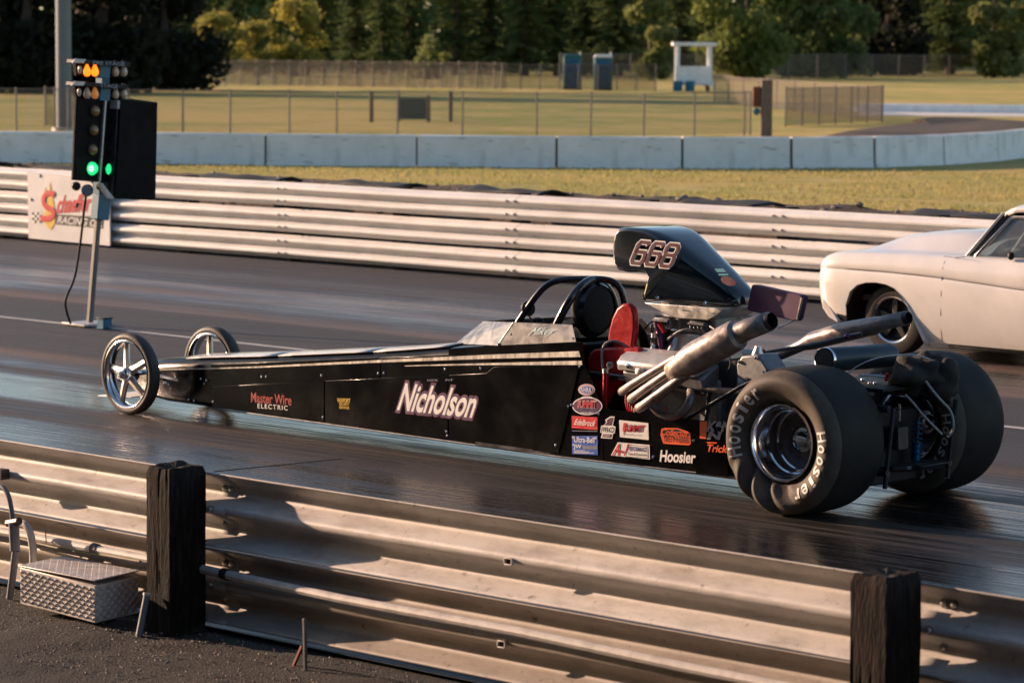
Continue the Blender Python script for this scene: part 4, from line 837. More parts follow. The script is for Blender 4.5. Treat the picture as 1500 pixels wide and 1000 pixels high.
xs = [-15.87, -15.85, -15.82, -15.78, -15.72, -15.64, -15.55, -15.4, -15.25, -15.1, -14.95, -14.8, -14.65, -14.5, -14.4, -14.3, -14.24, -14.1, -13.8, -13.4, -13, -12.6, -12.3, -12, -11.7, -11.45, -11.3, -11.2, -11.15]
def half(x):
    i = lerpf(inset, x); zt = lerpf(ztop, x); zc = min(lerpf(zcr, x), zt - .08); zh = max(zt + .004, lerpf(zhood, x)) if x > -15.55 else zt + .004 + max(0, (x + 15.75)) * .02
    zb = lerpf(zbot, x); y = WY + i; k = min(1, max(0, (x + 15.6) / .3))
    return [(YC, zb + .03), (y + .12, zb + .01), (y + .045, zb), (y + .02, zb + (zc - zb) * .12), (y - .005, zb + (zc - zb) * .35), (y - .016, zb + (zc - zb) * .65), (y - .01, zc - .035), (y + .004, zc - .008), (y - .002, zc + .004), (y - .006, zc + .02), (y + .012, zc + (zt - zc) * .5), (y + .05, zc + (zt - zc) * .82), (y + .10, zt - .008), (y + .15, zt), (y + .24, zt + .002), (y + .30, zt + (zh - zt) * .10), (y + .42, zt + (zh - zt) * .65), (y + .56, zt + (zh - zt) * .93), (YC, zh)]
mb = MB(); H0 = [half(x) for x in xs]; nh = len(H0[0]); ring = 2 * nh - 2; vs = []
for x, h in zip(xs, H0):
    vs += [(x, y, z) for y, z in h] + [(x, 2 * YC - y, z) for y, z in h[-2:0:-1]]
fs = [(r * ring + j, r * ring + (j + 1) % ring, (r + 1) * ring + (j + 1) % ring, (r + 1) * ring + j) for r in range(len(xs) - 1) for j in range(ring)]
fs += [tuple(range(ring)), tuple(range((len(xs) - 1) * ring, len(xs) * ring))[::-1]]
mb.add(vs, fs)
body = mb.build('body', M['white_car'], wc, angle=38)
body.data.materials.append(M['black_satin'])
arch_px = [(1236, 500), (1237, 468), (1239, 446), (1246, 427), (1257, 417), (1270, 413.5), (1285, 413.5), (1300, 416.5), (1312, 422), (1322, 432), (1331, 446), (1341, 468), (1351, 490), (1358, 506), (1361, 530)]
arch = [at(x, y, Y=WY) for x, y in arch_px]
def cut(ob, poly, y0, y1):
    for s in (1, -1):
        P = [Vector((p.x, YC - s * (YC - y0), p.z)) for p in poly]; m = MB(); m.prism(P, (0, s * (y1 - y0), 0)); c = m.build('cutter', M['black_satin'], smooth=False)
        md = ob.modifiers.new('b', 'BOOLEAN'); md.object = c; md.operation = 'DIFFERENCE'; md.solver = 'EXACT'
        dg = bpy.context.evaluated_depsgraph_get(); dg.update(); me = bpy.data.meshes.new_from_object(ob.evaluated_get(dg)); ob.modifiers.clear(); ob.data = me; bpy.data.objects.remove(c)
cut(body, arch, WY - .2, WY + .42)
rx = -12.28
cut(body, [Vector((rx + .40 * math.cos(t), 0, .33 + .36 * math.sin(t))) for t in [PI * k / 14 for k in range(15)]] + [Vector((rx - .4, 0, 0)), Vector((rx + .4, 0, 0))], WY - .2, WY + .42)
off = root_loc(wc); xw = -15.07
for p in body.data.polygons:
    c = p.center + off
    side = min(c.y - WY, 2 * YC - WY - c.y)
    if side > .03 and c.z < .66 and (abs(c.x - xw) < .6 or abs(c.x - rx) < .45): p.material_index = 1
    if side > .2 and -14.2 < c.x < -12.3 and c.z > .85: p.material_index = 1
body.data.shade_smooth(); body.data.set_sharp_from_angle(angle=R(38))
# rolled lip round the wheel opening
fl = MB(); A0 = arch[2:-1]; fl.add([p + Vector((0, .03, 0)) for p in A0] + [p + Vector((0, -.026, 0)) for p in A0] + [p + Vector((0, .03, 0)) + (p - Vector((xw, WY, .3))).normalized() * .03 for p in A0], [(i, i + 1, len(A0) + i + 1, len(A0) + i) for i in range(len(A0) - 1)] + [(len(A0) + i, len(A0) + i + 1, 2 * len(A0) + i + 1, 2 * len(A0) + i) for i in range(len(A0) - 1)])
for i_, v in enumerate(fl.v):
    k_ = (i_ % len(A0)) / (len(A0) - 1)
    if len(A0) <= i_ < 2 * len(A0): v.y += .024 * (1 - min(1, max(0, (k_ - .35) / .3)))
fl.build('wheel_arch_lip', M['white_car'], wc, solid=.004, angle=40)
# door seam, crease shadow line, cowl seam, rocker
def seam(pts, w=.006, Y=WY): MB().tube([at(x, y, Y=Y) for x, y in pts], w, 5).build('seam', M['seam'], wc)
def on_side(x, z):       # y of the body side at x, z
    h = half(x); best = WY
    for (y0, z0), (y1, z1) in zip(h[2:13], h[3:14]):
        if min(z0, z1) <= z <= max(z0, z1) and abs(z1 - z0) > 1e-6: return y0 + (y1 - y0) * (z - z0) / (z1 - z0)
    return best
def surf_line(px, w, name='seam', m='seam', e=-.0012):
    P = []
    for x, y in px:
        p = at(x, y, Y=WY); yy = on_side(p.x, p.z); p = at(x, y, Y=yy); yy = on_side(p.x, p.z); P.append(Vector((p.x, yy - e, p.z)))
    return MB().tube(P, w, 6).build(name, M[m], wc)
surf_line([(1389, 375), (1384, 383), (1381, 392), (1380, 406), (1378.5, 430), (1378, 460), (1379, 490), (1379.5, 499)], .0035)
surf_line([(1211, 392.5), (1250, 394.5), (1300, 398.5), (1340, 402.5), (1380, 407.5), (1440, 416), (1500, 425.5), (1560, 433)], .0045)  # dark line drawn as the shadow under the body crease, not a seam
surf_line([(1388, 375), (1400, 377.5), (1414, 376)], .003)
bp_ = [at(x, y, Y=WY + .02) for x, y in ((1204, 432), (1213, 434), (1216, 448), (1228, 468), (1228, 474), (1213, 464), (1204, 450))]
MB().prism(bp_, (0, 1.72, 0)).build('front_bumper', M['white_car'], wc, bevel=.012)
for k in (0, 1): 
    yy = WY + .33 if k == 0 else 2 * YC - WY - .33
    MB().lathe([(0, .0), (.07, .01), (.09, .02), (.095, -.03)], (-15.86, yy, .66), (-1, 0, 0), 20).build('headlight', M['glass'], wc)
MB().box((-15.862, YC, .63), (.02, .9, .14)).build('grille', M['dark_steel'], wc)
MB().box((-14.0, WY + .10, .14), (1.0, .10, .06)).build('rocker_pipe', M['dark_steel'], wc, bevel=.02)
# wheels
def car_wheel(x, y, s, r):
    w = MB(); w.lathe([(r * .62, -.075), (r * .72, -.085), (r * .93, -.07), (r, -.045), (r, .045), (r * .93, .07), (r * .62, .075)], (x, y, r), (0, -s, 0), 40); t = w.build('wheel', M['rubber'], wc)
    q = MB(); q.lathe([(r * .64, .078), (r * .66, .07), (r * .60, .066), (r * .56, .02), (r * .5, .0), (0, .0)], (x, y, r), (0, s, 0), 36); q.build('rim', M['dark_steel'], t)
    q = MB(); q.lathe([(r * .60, .072), (r * .64, .08), (r * .67, .072)], (x, y, r), (0, s, 0), 36); q.build('trim_ring', M['chrome'], t)
    for k in range(5):
        a = 2 * PI * k / 5 + .3; d = Vector((math.cos(a), 0, math.sin(a))); c = Vector((x, y + s * .03, r)); MB().bar(c + d * r * .12, c + d * r * .56, .03, .05).build('spoke', M['dark_steel'], t, bevel=.005)
    MB().lathe([(0, .06), (r * .13, .055), (r * .16, .02)], (x, y, r), (0, s, 0), 14).build('hub', M['chrome'], t)
for x in (xw, rx):
    car_wheel(x, WY + .13, -1, .312 if x == xw else .35); car_wheel(x, 2 * YC - WY - .13, 1, .312 if x == xw else .35)
MB().tube([(xw, WY + .15, .31), (xw, 2 * YC - WY - .15, .31)], .05, 8).build('axle', M['dark_steel'], wc)
MB().box((xw - .36, WY + .25, .47), (.18, .06, .05)).build('frame_horn', M['galv'], wc)
# greenhouse
pA0, pA1 = at(1415, 376, Y=WY + .14), at(1470, 312, Y=WY + .24)
zr = pA1.z
def mir(p): return Vector((p.x, 2 * YC - p.y, p.z))
roofp = [(pA1.x + .02, .24, zr + .005), (pA1.x + .14, .22, zr + .045), (-13.3, .21, zr + .075), (-12.7, .22, zr + .04), (-12.35, .25, zr - .03)]
g = MB(); rv = []
for x, i, z in roofp:
    rv += [(x, WY + i, z - .035), (x, WY + i + .005, z - .008), (x, WY + i + .06, z + .012), (x, WY + i + .3, z + .03), (x, YC, z + .037), (x, 2 * YC - WY - i - .3, z + .03), (x, 2 * YC - WY - i - .06, z + .012), (x, 2 * YC - WY - i - .005, z - .008), (x, 2 * YC - WY - i, z - .035)]
g.add(rv, [(r * 9 + j, r * 9 + j + 1, (r + 1) * 9 + j + 1, (r + 1) * 9 + j) for r in range(4) for j in range(8)]); g.build('roof', M['white_car'], wc, solid=.02, angle=50)
for f in (lambda p: p, mir):
    MB().bar(f(pA0), f(pA1), .024, .024).build('windshield_pillar', M['white_car'], wc, bevel=.006)
    q0, q1 = pA0 + Vector((.045, -.004, 0)), pA1 + Vector((.05, -.004, -.012)); MB().bar(f(q0), f(q1), .022, .02).build('pillar_seal', M['seam'], wc)
    q0, q1 = pA0 + Vector((.095, -.002, .0)), pA1 + Vector((.09, -.002, -.03)); MB().bar(f(q0), f(q1), .02, .028).build('window_frame', M['chrome'], wc, bevel=.004)
    MB().bar(f(q1), f(Vector((-12.7, WY + .23, zr - .012))), .02, .022).build('window_frame', M['chrome'], wc, bevel=.004)
    MB().bar(f(pA0 + Vector((.06, .0, -.006))), f(Vector((-12.5, WY + .13, .895))), .02, .024).build('window_sill', M['chrome'], wc, bevel=.004)
    MB().prism([f(p) for p in (pA0 + Vector((.1, .01, 0)), pA1 + Vector((.1, .01, -.03)), Vector((-12.75, WY + .24, zr - .02)), Vector((-12.5, WY + .15, .9)))], (0, .004, 0)).build('side_window', M['glass'], wc, smooth=False)
    MB().prism([f(p) for p in (Vector((-12.35, WY + .25, zr - .04)), Vector((-12.72, WY + .24, zr - .02)), Vector((-12.5, WY + .14, .89)), Vector((-11.9, WY + .14, .89)))], f(Vector((0, WY + .03, 0))) - f(Vector((0, WY, 0)))).build('rear_pillar', M['white_car'], wc, bevel=.008)
MB().prism([pA0 + Vector((.01, 0, 0)), pA1 + Vector((.01, 0, 0)), mir(pA1) + Vector((.01, 0, 0)), mir(pA0) + Vector((.01, 0, 0))], (.004, 0, .004)).build('windshield', M['glass'], wc, smooth=False)
MB().prism([Vector((-11.95, WY + .2, .9)), Vector((-12.35, WY + .3, zr - .02)), mir(Vector((-12.35, WY + .3, zr - .02))), mir(Vector((-11.95, WY + .2, .9)))], (.004, 0, .003)).build('rear_window', M['glass'], wc, smooth=False)
# mirror, cage, steering wheel, seat
c = at(1481, 375, Y=WY + .05); MB().ball(c, (.03, .03, .035), 12, 8).build('side_mirror', M['black_satin'], wc)
for f in (lambda p: p, mir):
    MB().tube([f(Vector((-14.1, WY + .32, .85))), f(Vector((-13.85, WY + .34, zr - .05))), f(Vector((-12.9, WY + .34, zr - .03))), f(Vector((-12.6, WY + .3, .85)))], .021, 8, sm=1).build('roll_cage_bar', M['pvc_grey'], wc)
MB().tube([Vector((-14.15, WY + .35, .93)), Vector((-13.3, WY + .5, zr - .06))], .016, 8).build('roll_cage_bar', M['pvc_grey'], wc)
sw = MB(); sw.lathe([(.17, -.012), (.185, 0), (.17, .012), (.155, 0)], (-13.78, WY + .46, .98), (1, 0, .45), 24, closed=True); sw.build('steering_wheel', M['black_satin'], wc)
st = MB(); st.grid(lambda u, v: (-13.15 + .18 * v + .05 * math.cos(PI * (u - .5) * 1.6), WY + .25 + .46 * u, .7 + .5 * v), 10, 8); st.build('seat', M['fabric_black'], wc, solid=.06)
MB().box((-13.9, YC, .93), (.25, 1.2, .1)).build('dashboard', M['black_satin'], wc, bevel=.03)
# driver of the coupe
def skin_person(name, verts, edges, radii, material, root_i=0):
    me = bpy.data.meshes.new(name); me.from_pydata(verts, edges, []); o = bpy.data.objects.new(name, me); COL.objects.link(o)
    md = o.modifiers.new('skin', 'SKIN'); md.use_smooth_shade = True
    for i, v in enumerate(me.skin_vertices[0].data): v.radius = radii[i] if isinstance(radii[i], tuple) else (radii[i], radii[i])
    me.skin_vertices[0].data[root_i].use_root = True
    o.modifiers.new('sub', 'SUBSURF').levels = 1; o.modifiers[-1].render_levels = 2
    dg = bpy.context.evaluated_depsgraph_get(); dg.update(); m2 = bpy.data.meshes.new_from_object(o.evaluated_get(dg)); bpy.data.objects.remove(o); bpy.data.meshes.remove(me)
    m2.materials.clear(); m2.materials.append(material); m2.shade_smooth(); return m2
V = [(0, 0, 0), (.02, 0, .22), (.05, 0, .42), (.05, 0, .53), (.05, 0, .62), (.05, -.17, .46), (-.10, -.24, .24), (-.42, -.14, .28), (-.50, -.13, .29), (.05, .17, .46), (-.10, .24, .24), (-.42, .14, .28), (-.50, .13, .29), (-.05, -.1, -.02), (-.45, -.12, .06), (-.62, -.12, -.28), (-.05, .1, -.02), (-.45, .12, .06), (-.62, .12, -.28)]
Ed = [(0, 1), (1, 2), (2, 3), (3, 4), (2, 5), (5, 6), (6, 7), (7, 8), (2, 9), (9, 10), (10, 11), (11, 12), (0, 13), (13, 14), (14, 15), (0, 16), (16, 17), (17, 18)]
Rd = [(.15, .13), (.15, .12), (.17, .11), .055, .05, .07, .052, .038, .042, .07, .052, .038, .042, .09, .07, .05, .09, .07, .05]
pm = skin_person('person', V, Ed, Rd, M['suit'])
po = bpy.data.objects.new('person', pm); COL.objects.link(po); po.location = (-13.32, WY + .47, .58)
tag(po, 'seated driver in brown jacket holding the wheel inside the cream coupe', 'person')
hb = MB(); hb.ball((-13.29, WY + .47, 1.235), (.135, .115, .14), 20, 14); hb.build('helmet', M['helmet'], po)
hb = MB(); hb.grid(lambda u, v: (-13.29 - .139 * math.cos(1.9 * (u - .5)), WY + .47 + .119 * math.sin(1.9 * (u - .5)), 1.20 + .07 * v), 12, 4); hb.build('visor', M['black_box'], po, solid=.004)
for s in (-1, 1):
    for k in range(4):
        b0_ = Vector((-13.81, WY + .47 + s * .13 + (k - 1.5) * .02, .90 - abs(k - 1.4) * .004)); MB().tube([b0_ + Vector((.02, 0, -.01)), b0_ + Vector((-.025, 0, .01)), b0_ + Vector((-.035, 0, -.02)), b0_ + Vector((-.01, 0, -.035))], .009, 6).build('finger', M['black_satin'], po)
    MB().tube([Vector((-13.80, WY + .47 + s * .10, .89)), Vector((-13.83, WY + .47 + s * .085, .905)), Vector((-13.845, WY + .47 + s * .08, .90))], .010, 6).build('thumb', M['black_satin'], po)

# ------------------------------------------------------------------ dragster
CY = 13.80; RX, RR = -10.24, .415
dr = thing('dragster', 'long black rear engine dragster with tall hood scoop numbered 668 and huge rear slicks', 'dragster', (-12.8, CY, 0))
SN = (.16 / 4.2, 1, 0); SPT = (-16.3, 13.58, 0)
def ys(x): return 13.58 - (min(x, -12.05) + 16.3) * .16 / 4.2
def sd(px, py, e=0):                       # point on the tapered near side of the body
    p = onplane(px, py, SPT, SN)
    if p.x > -12.05: p = at(px, py, Y=ys(0))
    return p - Vector((0, e, 0))
def mr(p): return Vector((p[0], 2 * CY - p[1], p[2]))
zt_tab = [(-16.9, .235), (-16.7, .30), (-16.45, .345), (-16.2, .378), (-15.68, .43), (-15.15, .478), (-13.9, .61), (-13.2, .70), (-12.85, .742), (-12.1, .80)]
bx = [-16.92, -16.88, -16.8, -16.6, -16.4, -16.2, -15.9, -15.6, -15.2, -14.8, -14.4, -14.0, -13.6, -13.3, -13.0]
def bsec(x):
    zt = lerpf(zt_tab, x); zb = .09 if x > -16.3 else .09 + (-16.3 - x) * .10
    hw = CY - ys(x); 
    if x < -16.3: hw *= max(.25, 1 - (-16.3 - x) / .62 * .62)
    y = CY - hw; k = .6 if x < -16.5 else 1
    h = [(CY, zb), (y + .035, zb), (y + .008, zb + .012), (y, zb + .035), (y, zt - .075 * k), (y + .004, zt - .05 * k), (y + .014, zt - .022 * k), (y + .034, zt - .004 * k), (y + .06, zt + .003), (y + (CY - y) * .6, zt + .014), (CY, zt + .018)]
    return [(x, a, b) for a, b in h] + [(x, 2 * CY - a, b) for a, b in h[-2:0:-1]]
secs = [bsec(x) for x in bx]; n = len(secs[0]); mb = MB()
mb.add([v for s in secs for v in s], [(r * n + j, r * n + (j + 1) % n, (r + 1) * n + (j + 1) % n, (r + 1) * n + j) for r in range(len(secs) - 1) for j in range(n)] + [tuple(range(n)), tuple(range((len(secs) - 1) * n, len(secs) * n))[::-1]])
mb.build('nose_body', M['black_paint'], dr, angle=50)
# cockpit walls and floor behind the nose body
cw = [(657, 511), (725, 506), (842, 501), (851, 501), (857, 537), (869, 560), (883, 598), (1023, 615), (1066, 620), (1066, 697), (1023, 692.5), (900, 677), (813, 666), (657, 645)]
P = [sd(x, y) for x, y in cw]; 
P = [Vector((p.x, max(p.y, ys(p.x)), p.z)) for p in P]
def shell(P, d):
    mb = MB(); mb.add(P + [p + Vector((0, d, 0)) for p in P], [tuple(range(len(P)))[::-1], tuple(range(len(P), 2 * len(P)))] + [(i, (i + 1) % len(P), len(P) + (i + 1) % len(P), len(P) + i) for i in range(len(P))]); return mb
i0 = [k for k, p in enumerate(P)]
front = [P[0], P[1], P[2], P[3], P[4], P[5], P[6], sd(883, 674), P[12], P[13]]
rear = [P[6] + Vector((.004, 0, 0)), P[7], P[8], P[9], P[10], P[11], sd(884, 674) + Vector((.002, 0, 0))]
shell(front, .012).build('cockpit_side', M['black_paint'], dr); shell([mr(p) for p in front], -.012).build('cockpit_side', M['black_paint'], dr)
shell(rear, .012).build('engine_side', M['black_paint'], dr); shell([mr(p) for p in rear], -.012).build('engine_side', M['black_paint'], dr)
MB().box((-11.8, CY, .11), (2.4, .74, .02)).build('floor_pan', M['dark_steel'], dr)
MB().prism([(-12.98, CY - .3, .12), (-12.98, CY + .3, .12), (-12.98, CY + .3, .70), (-12.98, CY - .3, .70)], (.02, 0, 0)).build('bulkhead', M['black_satin'], dr)
# lower removable side panels, proud of the frame; upper panels
def spanel(px, e=.0045):
    P = [sd(x, y, .001) for x, y in px]; return shell(P, -e).build('side_panel', M['black_paint'], dr, bevel=.0015)
spanel([(312, 566), (475.2, 557.6), (475.2, 618), (312, 595)])
spanel([(477, 557.5), (656.6, 549), (656.6, 643), (477, 618.4)])
spanel([(658.4, 549), (713, 546.5), (724, 537), (850, 533), (819, 664), (658.4, 643.4)])
spanel([(309, 533.5), (557.5, 524), (557.5, 552.4), (309, 564)], .003)
spanel([(559, 524), (722, 517), (722, 536), (711, 545.5), (559, 552.3)], .003)
for (x0, x1) in ((-16.0, -15.02), (-15.0, -14.05), (-14.03, -13.32)):      # top hatch panels
    mb = MB()
    def fn(u, v, x0=x0, x1=x1):
        x = x0 + (x1 - x0) * u; zt = lerpf(zt_tab, x); y0 = ys(x) + .034; w = 2 * (CY - y0); q = (v - .5) * 2
        return (x, y0 + w * v, zt + .026 - .016 * abs(q) ** 3)
    mb.grid(fn, 6, 8); mb.build('top_panel', M['top_white'], dr, solid=.004)
def rivet(p, r=.011, nm='fastener'):
    mb = MB(); mb.lathe([(0, r * .55), (r * .6, r * .45), (r, 0), (r, -.003)], p, (0, -1, 0), 10); return mb.build(nm, M['chrome'], dr)
for x, y in ((384, 552), (391, 551.5), (472, 550), (555, 547), (563, 546.5), (653, 541), (705, 540), (474, 611), (655, 632), (815, 652), (850, 537), (838, 593), (656, 638), (313, 588), (300, 562)): rivet(sd(x, y, .006), .010 if x > 300 else .007)
for x, y in ((833, 595), (877, 606), (957, 669), (1016, 645)): rivet(sd(x, y, .002), .011)
# silver stripes
def strip(a, b, m='stripe', e=.0062):
    P = [sd(x, y, e) for x, y in a + b[::-1]]; mb = MB(); k = len(a)
    mb.add(P, [(i, i + 1, 2 * k - 2 - i, 2 * k - 1 - i) for i in range(k - 1)]); return mb.build('stripe', M[m], dr, smooth=False)
strip([(234, 540.5), (309, 538.8), (380, 536.2), (560, 526.8), (722, 519), (849, 514)], [(234, 542), (309, 540.4), (380, 538.4), (560, 530.6), (722, 525), (851, 522.5)])
strip([(594, 535.2), (640, 533.6), (722, 531.3), (853, 528)], [(594, 536.2), (640, 535.3), (722, 534.4), (854, 534.2)])
# side skirt lip
MB().tube([sd(309, 597.5), sd(477, 620.5), sd(657, 646), sd(813, 668), sd(1020, 692)], .006, 6).build('skirt_lip', M['dark_steel'], dr)
# lettering on the flank
def stext(s, bl, br, tl, m, e, sh=0, bold=0, par=None, nm='lettering', sp_=1.0):
    O = sd(*bl); return text(nm, s, O, sd(*br) - O, sd(*tl) - O, M[m], par or dr, e, sh, bold, sp_)
stext('Master Wire', (369, 588.5), (428, 593.2), (369, 574.5), 'dark_red', .007, 0, .018)
stext('ELECTRIC', (378.5, 597.3), (422.5, 600.7), (378.5, 590.6), 'white_vinyl', .007, 0, .006, sp_=1.25)
stext('VANPORT', (495, 588.6), (514, 589.6), (495, 582.6), 'yellow', .007, 0, .02)
stext('SECURITY', (498, 593), (512.5, 594), (498, 589.4), 'yellow', .007, 0, .01)
stext('SERVICES', (498, 598), (512.5, 599), (498, 594.2), 'yellow', .007, 0, .01)
for m, e, b in (('plum', .0068, .10), ('dark_violet', .0072, .075), ('white_vinyl', .0078, .022)):
    stext('Nicholson', (583.5, 599.5), (692, 611), (595.5, 562), m, e, .0, b, sp_=1.0)
stext('NICK', (627, 558.5), (643, 558.3), (627, 555.2), 'grey_v', .007, 0, 0); stext('PIT', (654, 558.2), (665, 558.0), (654, 555), 'grey_v', .007, 0, 0)
# windscreen of clear sheet
sw1 = [sd(728, 506, -.004), at(752, 472, Y=ys(-12.7) + .05), at(838, 475.5, Y=ys(-12.2) + .05), sd(843, 500.5, -.004)]
MB().prism(sw1, (0, .003, 0)).build('windscreen_side', M['clear'], dr, smooth=False); MB().prism([mr(p) for p in sw1], (0, -.003, 0)).build('windscreen_side', M['clear'], dr, smooth=False)
P3, P4 = at(708, 470.5, Y=CY - .10), at(667, 503, Y=CY - .12)
fq = [sw1[0] + Vector((-.004, 0, 0)), sw1[1] + Vector((-.004, 0, 0)), P3, P4]
MB().prism(fq, (.002, .003, 0)).build('windscreen_front', M['clear'], dr, smooth=False); MB().prism([mr(p) for p in fq], (.002, -.003, 0)).build('windscreen_front', M['clear'], dr, smooth=False)
MB().prism([P3, mr(P3), mr(P4), P4], (.003, 0, 0)).build('windscreen_front', M['clear'], dr, smooth=False)
MB().tube([sw1[0], sw1[1]], .004, 6).build('windscreen_seam', M['alu'], dr)
O = sw1[0].lerp(sw1[3], .32) + (sw1[1] - sw1[0]) * .28; U = (sw1[3] - sw1[0]) * .32; Vv = (sw1[1] - sw1[0]) * .42
text('lettering', 'Mikey', O, U, Vv, M['teal_v'], dr, .004, .35, -.004)
for p in (sw1[0].lerp(sw1[1], .5) + Vector((.05, -.004, 0)), sw1[0] + Vector((.01, -.004, .01)), sw1[3] + Vector((-.02, -.004, .02))): rivet(p, .008)
# roll cage
B = [(812, 484, 13.53), (818, 470, 13.53), (833, 441, 13.56), (848, 421, 13.63), (866, 408, 13.78), (884, 413, 13.92), (897, 432, 14.02), (904, 462, 14.06), (904, 490, 14.07)]
MB().tube([at(x, y, Y=Y) for x, y, Y in B], .026, 12, sm=2).build('roll_hoop', M['black_tube'], dr)
A_ = [(752, 484, 13.51), (760, 470, 13.52), (785, 433, 13.56), (802, 416, 13.6), (820, 409.5, 13.65), (855, 408.5, 13.76), (893, 409, 13.88), (908, 420, 13.93), (915, 440, 13.96), (917, 480, 13.98)]
MB().tube([at(x, y, Y=Y) for x, y, Y in A_], .021, 12, sm=2).build('roll_cage_bar', M['black_tube'], dr)
MB().tube([at(848, 466, Y=14.08), at(868, 430, Y=14.05), at(880, 414, Y=13.98)], .021, 10, sm=1).build('roll_cage_bar', M['black_tube'], dr)
MB().tube([at(756, 474, Y=13.53), at(812, 478, Y=13.5), at(905, 473, Y=14.05)], .012, 8).build('cockpit_rail', M['black_tube'], dr)
hd = MB(); c = at(868, 452, Y=13.82); hd.ball(c, (.085, .175, .185), 24, 16); hd.build('head_pad', M['fabric_black'], dr)
hd = MB(); hd.lathe([(.15, -.02), (.172, 0), (.15, .03)], c + Vector((.03, 0, .0)), (1, 0, 0), 28); hd.build('pad_rim', M['black_tube'], dr)
sb = [at(843, 503, Y=13.54), at(889, 498, Y=13.54), at(886, 560, Y=13.54), at(852, 560, Y=13.54)]; MB().prism(sb, (0, .5, 0)).build('seat_back', M['black_satin'], dr, bevel=.02)
c = at(773, 452, Y=13.56); mb = MB(); mb.lathe([(0, -.045), (.03, -.038), (.045, -.012), (.048, .012), (.043, .015), (0, .01)], c, (.9, -.3, .1), 16); mm = mb.build('mirror', M['black_satin'], dr)
MB().tube([c + Vector((.0, 0, -.03)), c + Vector((.02, .01, -.065)), c + Vector((.07, .01, -.09))], .006, 6, sm=1).build('stalk', M['black_satin'], mm); MB().ball(at(788, 468, Y=13.57), (.04, .025, .014), 10, 6).build('mount', M['black_satin'], mm)
# red seat shells, hose, bottle
up = [(884, 530), (888, 510), (891, 486), (896, 466), (903, 451), (911, 445), (919, 444), (926, 450), (929, 462), (929, 485), (926, 505), (930, 516), (938, 522), (930, 530)]
MB().prism([at(x, y, Y=13.60) for x, y in up], (0, .05, 0)).build('seat_bolster', M['red_pad'], dr, bevel=.014)
lo_ = [(860, 560), (860, 528), (863, 517), (870, 511), (885, 509), (936, 509), (938, 520), (928, 545), (912, 556), (895, 575), (880, 600), (868, 596)]
MB().prism([at(x, y, Y=13.53) for x, y in lo_], (0, .05, 0)).build('seat_bolster', M['red_pad'], dr, bevel=.014)
fin = [(925, 474), (936, 474), (946, 488), (956, 520), (925, 518)]; MB().prism([at(x, y, Y=13.7) for x, y in fin], (0, .01, 0)).build('motor_plate', M['black_satin'], dr)
MB().tube([at(887.5, 546, Y=13.45), at(886, 604, Y=13.45)], .019, 12).build('fire_bottle', M['red_metal'], dr)
MB().tube([at(887.5, 540, Y=13.45), at(887.5, 546, Y=13.45)], .023, 12).build('bottle_cap', M['alu'], dr)
MB().tube([at(x, y, Y=13.46 + .02 * i) for i, (x, y) in enumerate(((883, 540), (881, 518), (885, 504), (896, 498), (910, 502), (925, 511), (938, 514)))], .008, 8, sm=2).build('hose', M['hose'], dr)
for x, y in ((894, 535), (909, 531)): 
    mb = MB(); mb.lathe([(.021, -.01), (.021, .012), (.017, .014), (0, .012)], at(x, y, Y=13.47), (.4, -.9, .1), 16); mb.build('gauge', M['alu'], dr)
# engine
eng = MB(); eng.box((-11.47, CY, .42), (.62, .40, .46)); eng.build('engine_block', M['cast_alu'], dr, bevel=.02)
for s in (0, 1):
    f = (lambda p: Vector(p)) if s == 0 else mr
    hp = [f((-11.80, y, z)) for y, z in ((13.50, .56), (13.46, .66), (13.62, .74), (13.70, .58))]; MB().prism(hp, (.62, 0, 0)).build('cylinder_head', M['cast_alu'], dr, bevel=.01)
    vp = [f((-11.83, y, z)) for y, z in ((13.445, .665), (13.44, .715), (13.475, .757), (13.60, .80), (13.645, .765), (13.62, .72))]; vc = MB().prism(vp, (.62, 0, 0)).build('valve_cover', M['valve'], dr, bevel=.012)
    for k in range(3):
        p = f((-11.74 + k * .24, 13.447, .70)); MB().lathe([(.0, .014), (.016, .012), (.02, -.02)], p, (0, -1 if s == 0 else 1, .4), 10).build('cover_bolt', M['chrome'], vc)
c = at(939, 545, Y=13.43); mb = MB(); mb.lathe([(0, .035), (.02, .03), (.028, 0), (.02, -.03)], c, (0, -1, .2), 14); mb.build('breather', M['alu'], dr)
mb = MB(); mb.prism([(-11.78, 13.66, .74), (-11.78, 13.94, .74), (-11.78, 13.90, .90), (-11.78, 13.70, .90)], (.54, 0, 0)); mb.build('intake_manifold', M['alu'], dr, bevel=.015)
for k in range(4): MB().tube([(-11.72 + k * .14, 13.64, .77), (-11.72 + k * .14, 13.70, .86)], .022, 8).build('intake_runner', M['alu'], dr)
for k, x in enumerate((-11.64, -11.36)):
    cb_ = MB(); cb_.box((x, CY, .96), (.2, .24, .09)); co = cb_.build('carburettor', M['cast_alu'], dr, bevel=.012)
    for s in (-1, 1):
        MB().box((x, CY + s * .145, .95), (.13, .05, .065)).build('float_bowl', M['cast_alu'] if k == 0 else M['dark_steel'], co, bevel=.008)
        MB().tube([(x - .06, CY + s * .178, .965), (x + .06, CY + s * .178, .965)], .012, 8).build('fuel_log', M['dark_steel'], co)
    for q in range(4): MB().lathe([(0, .01), (.008, .008), (.009, 0)], (x - .045 + .03 * q, CY - .173, .945), (0, -1, 0), 6).build('jet_screw', M['chrome'], co)
    MB().lathe([(.085, 0), (.09, .06), (.095, .07)], (x, CY, 1.0), (0, 0, 1), 20).build('air_horn', M['alu'], co)
mb = MB(); d0 = [(-11.27, CY - .09, .78), (-11.13, CY - .09, .78), (-11.13, CY + .09, .78), (-11.27, CY + .09, .78)]; 
rnd = random.Random(2)
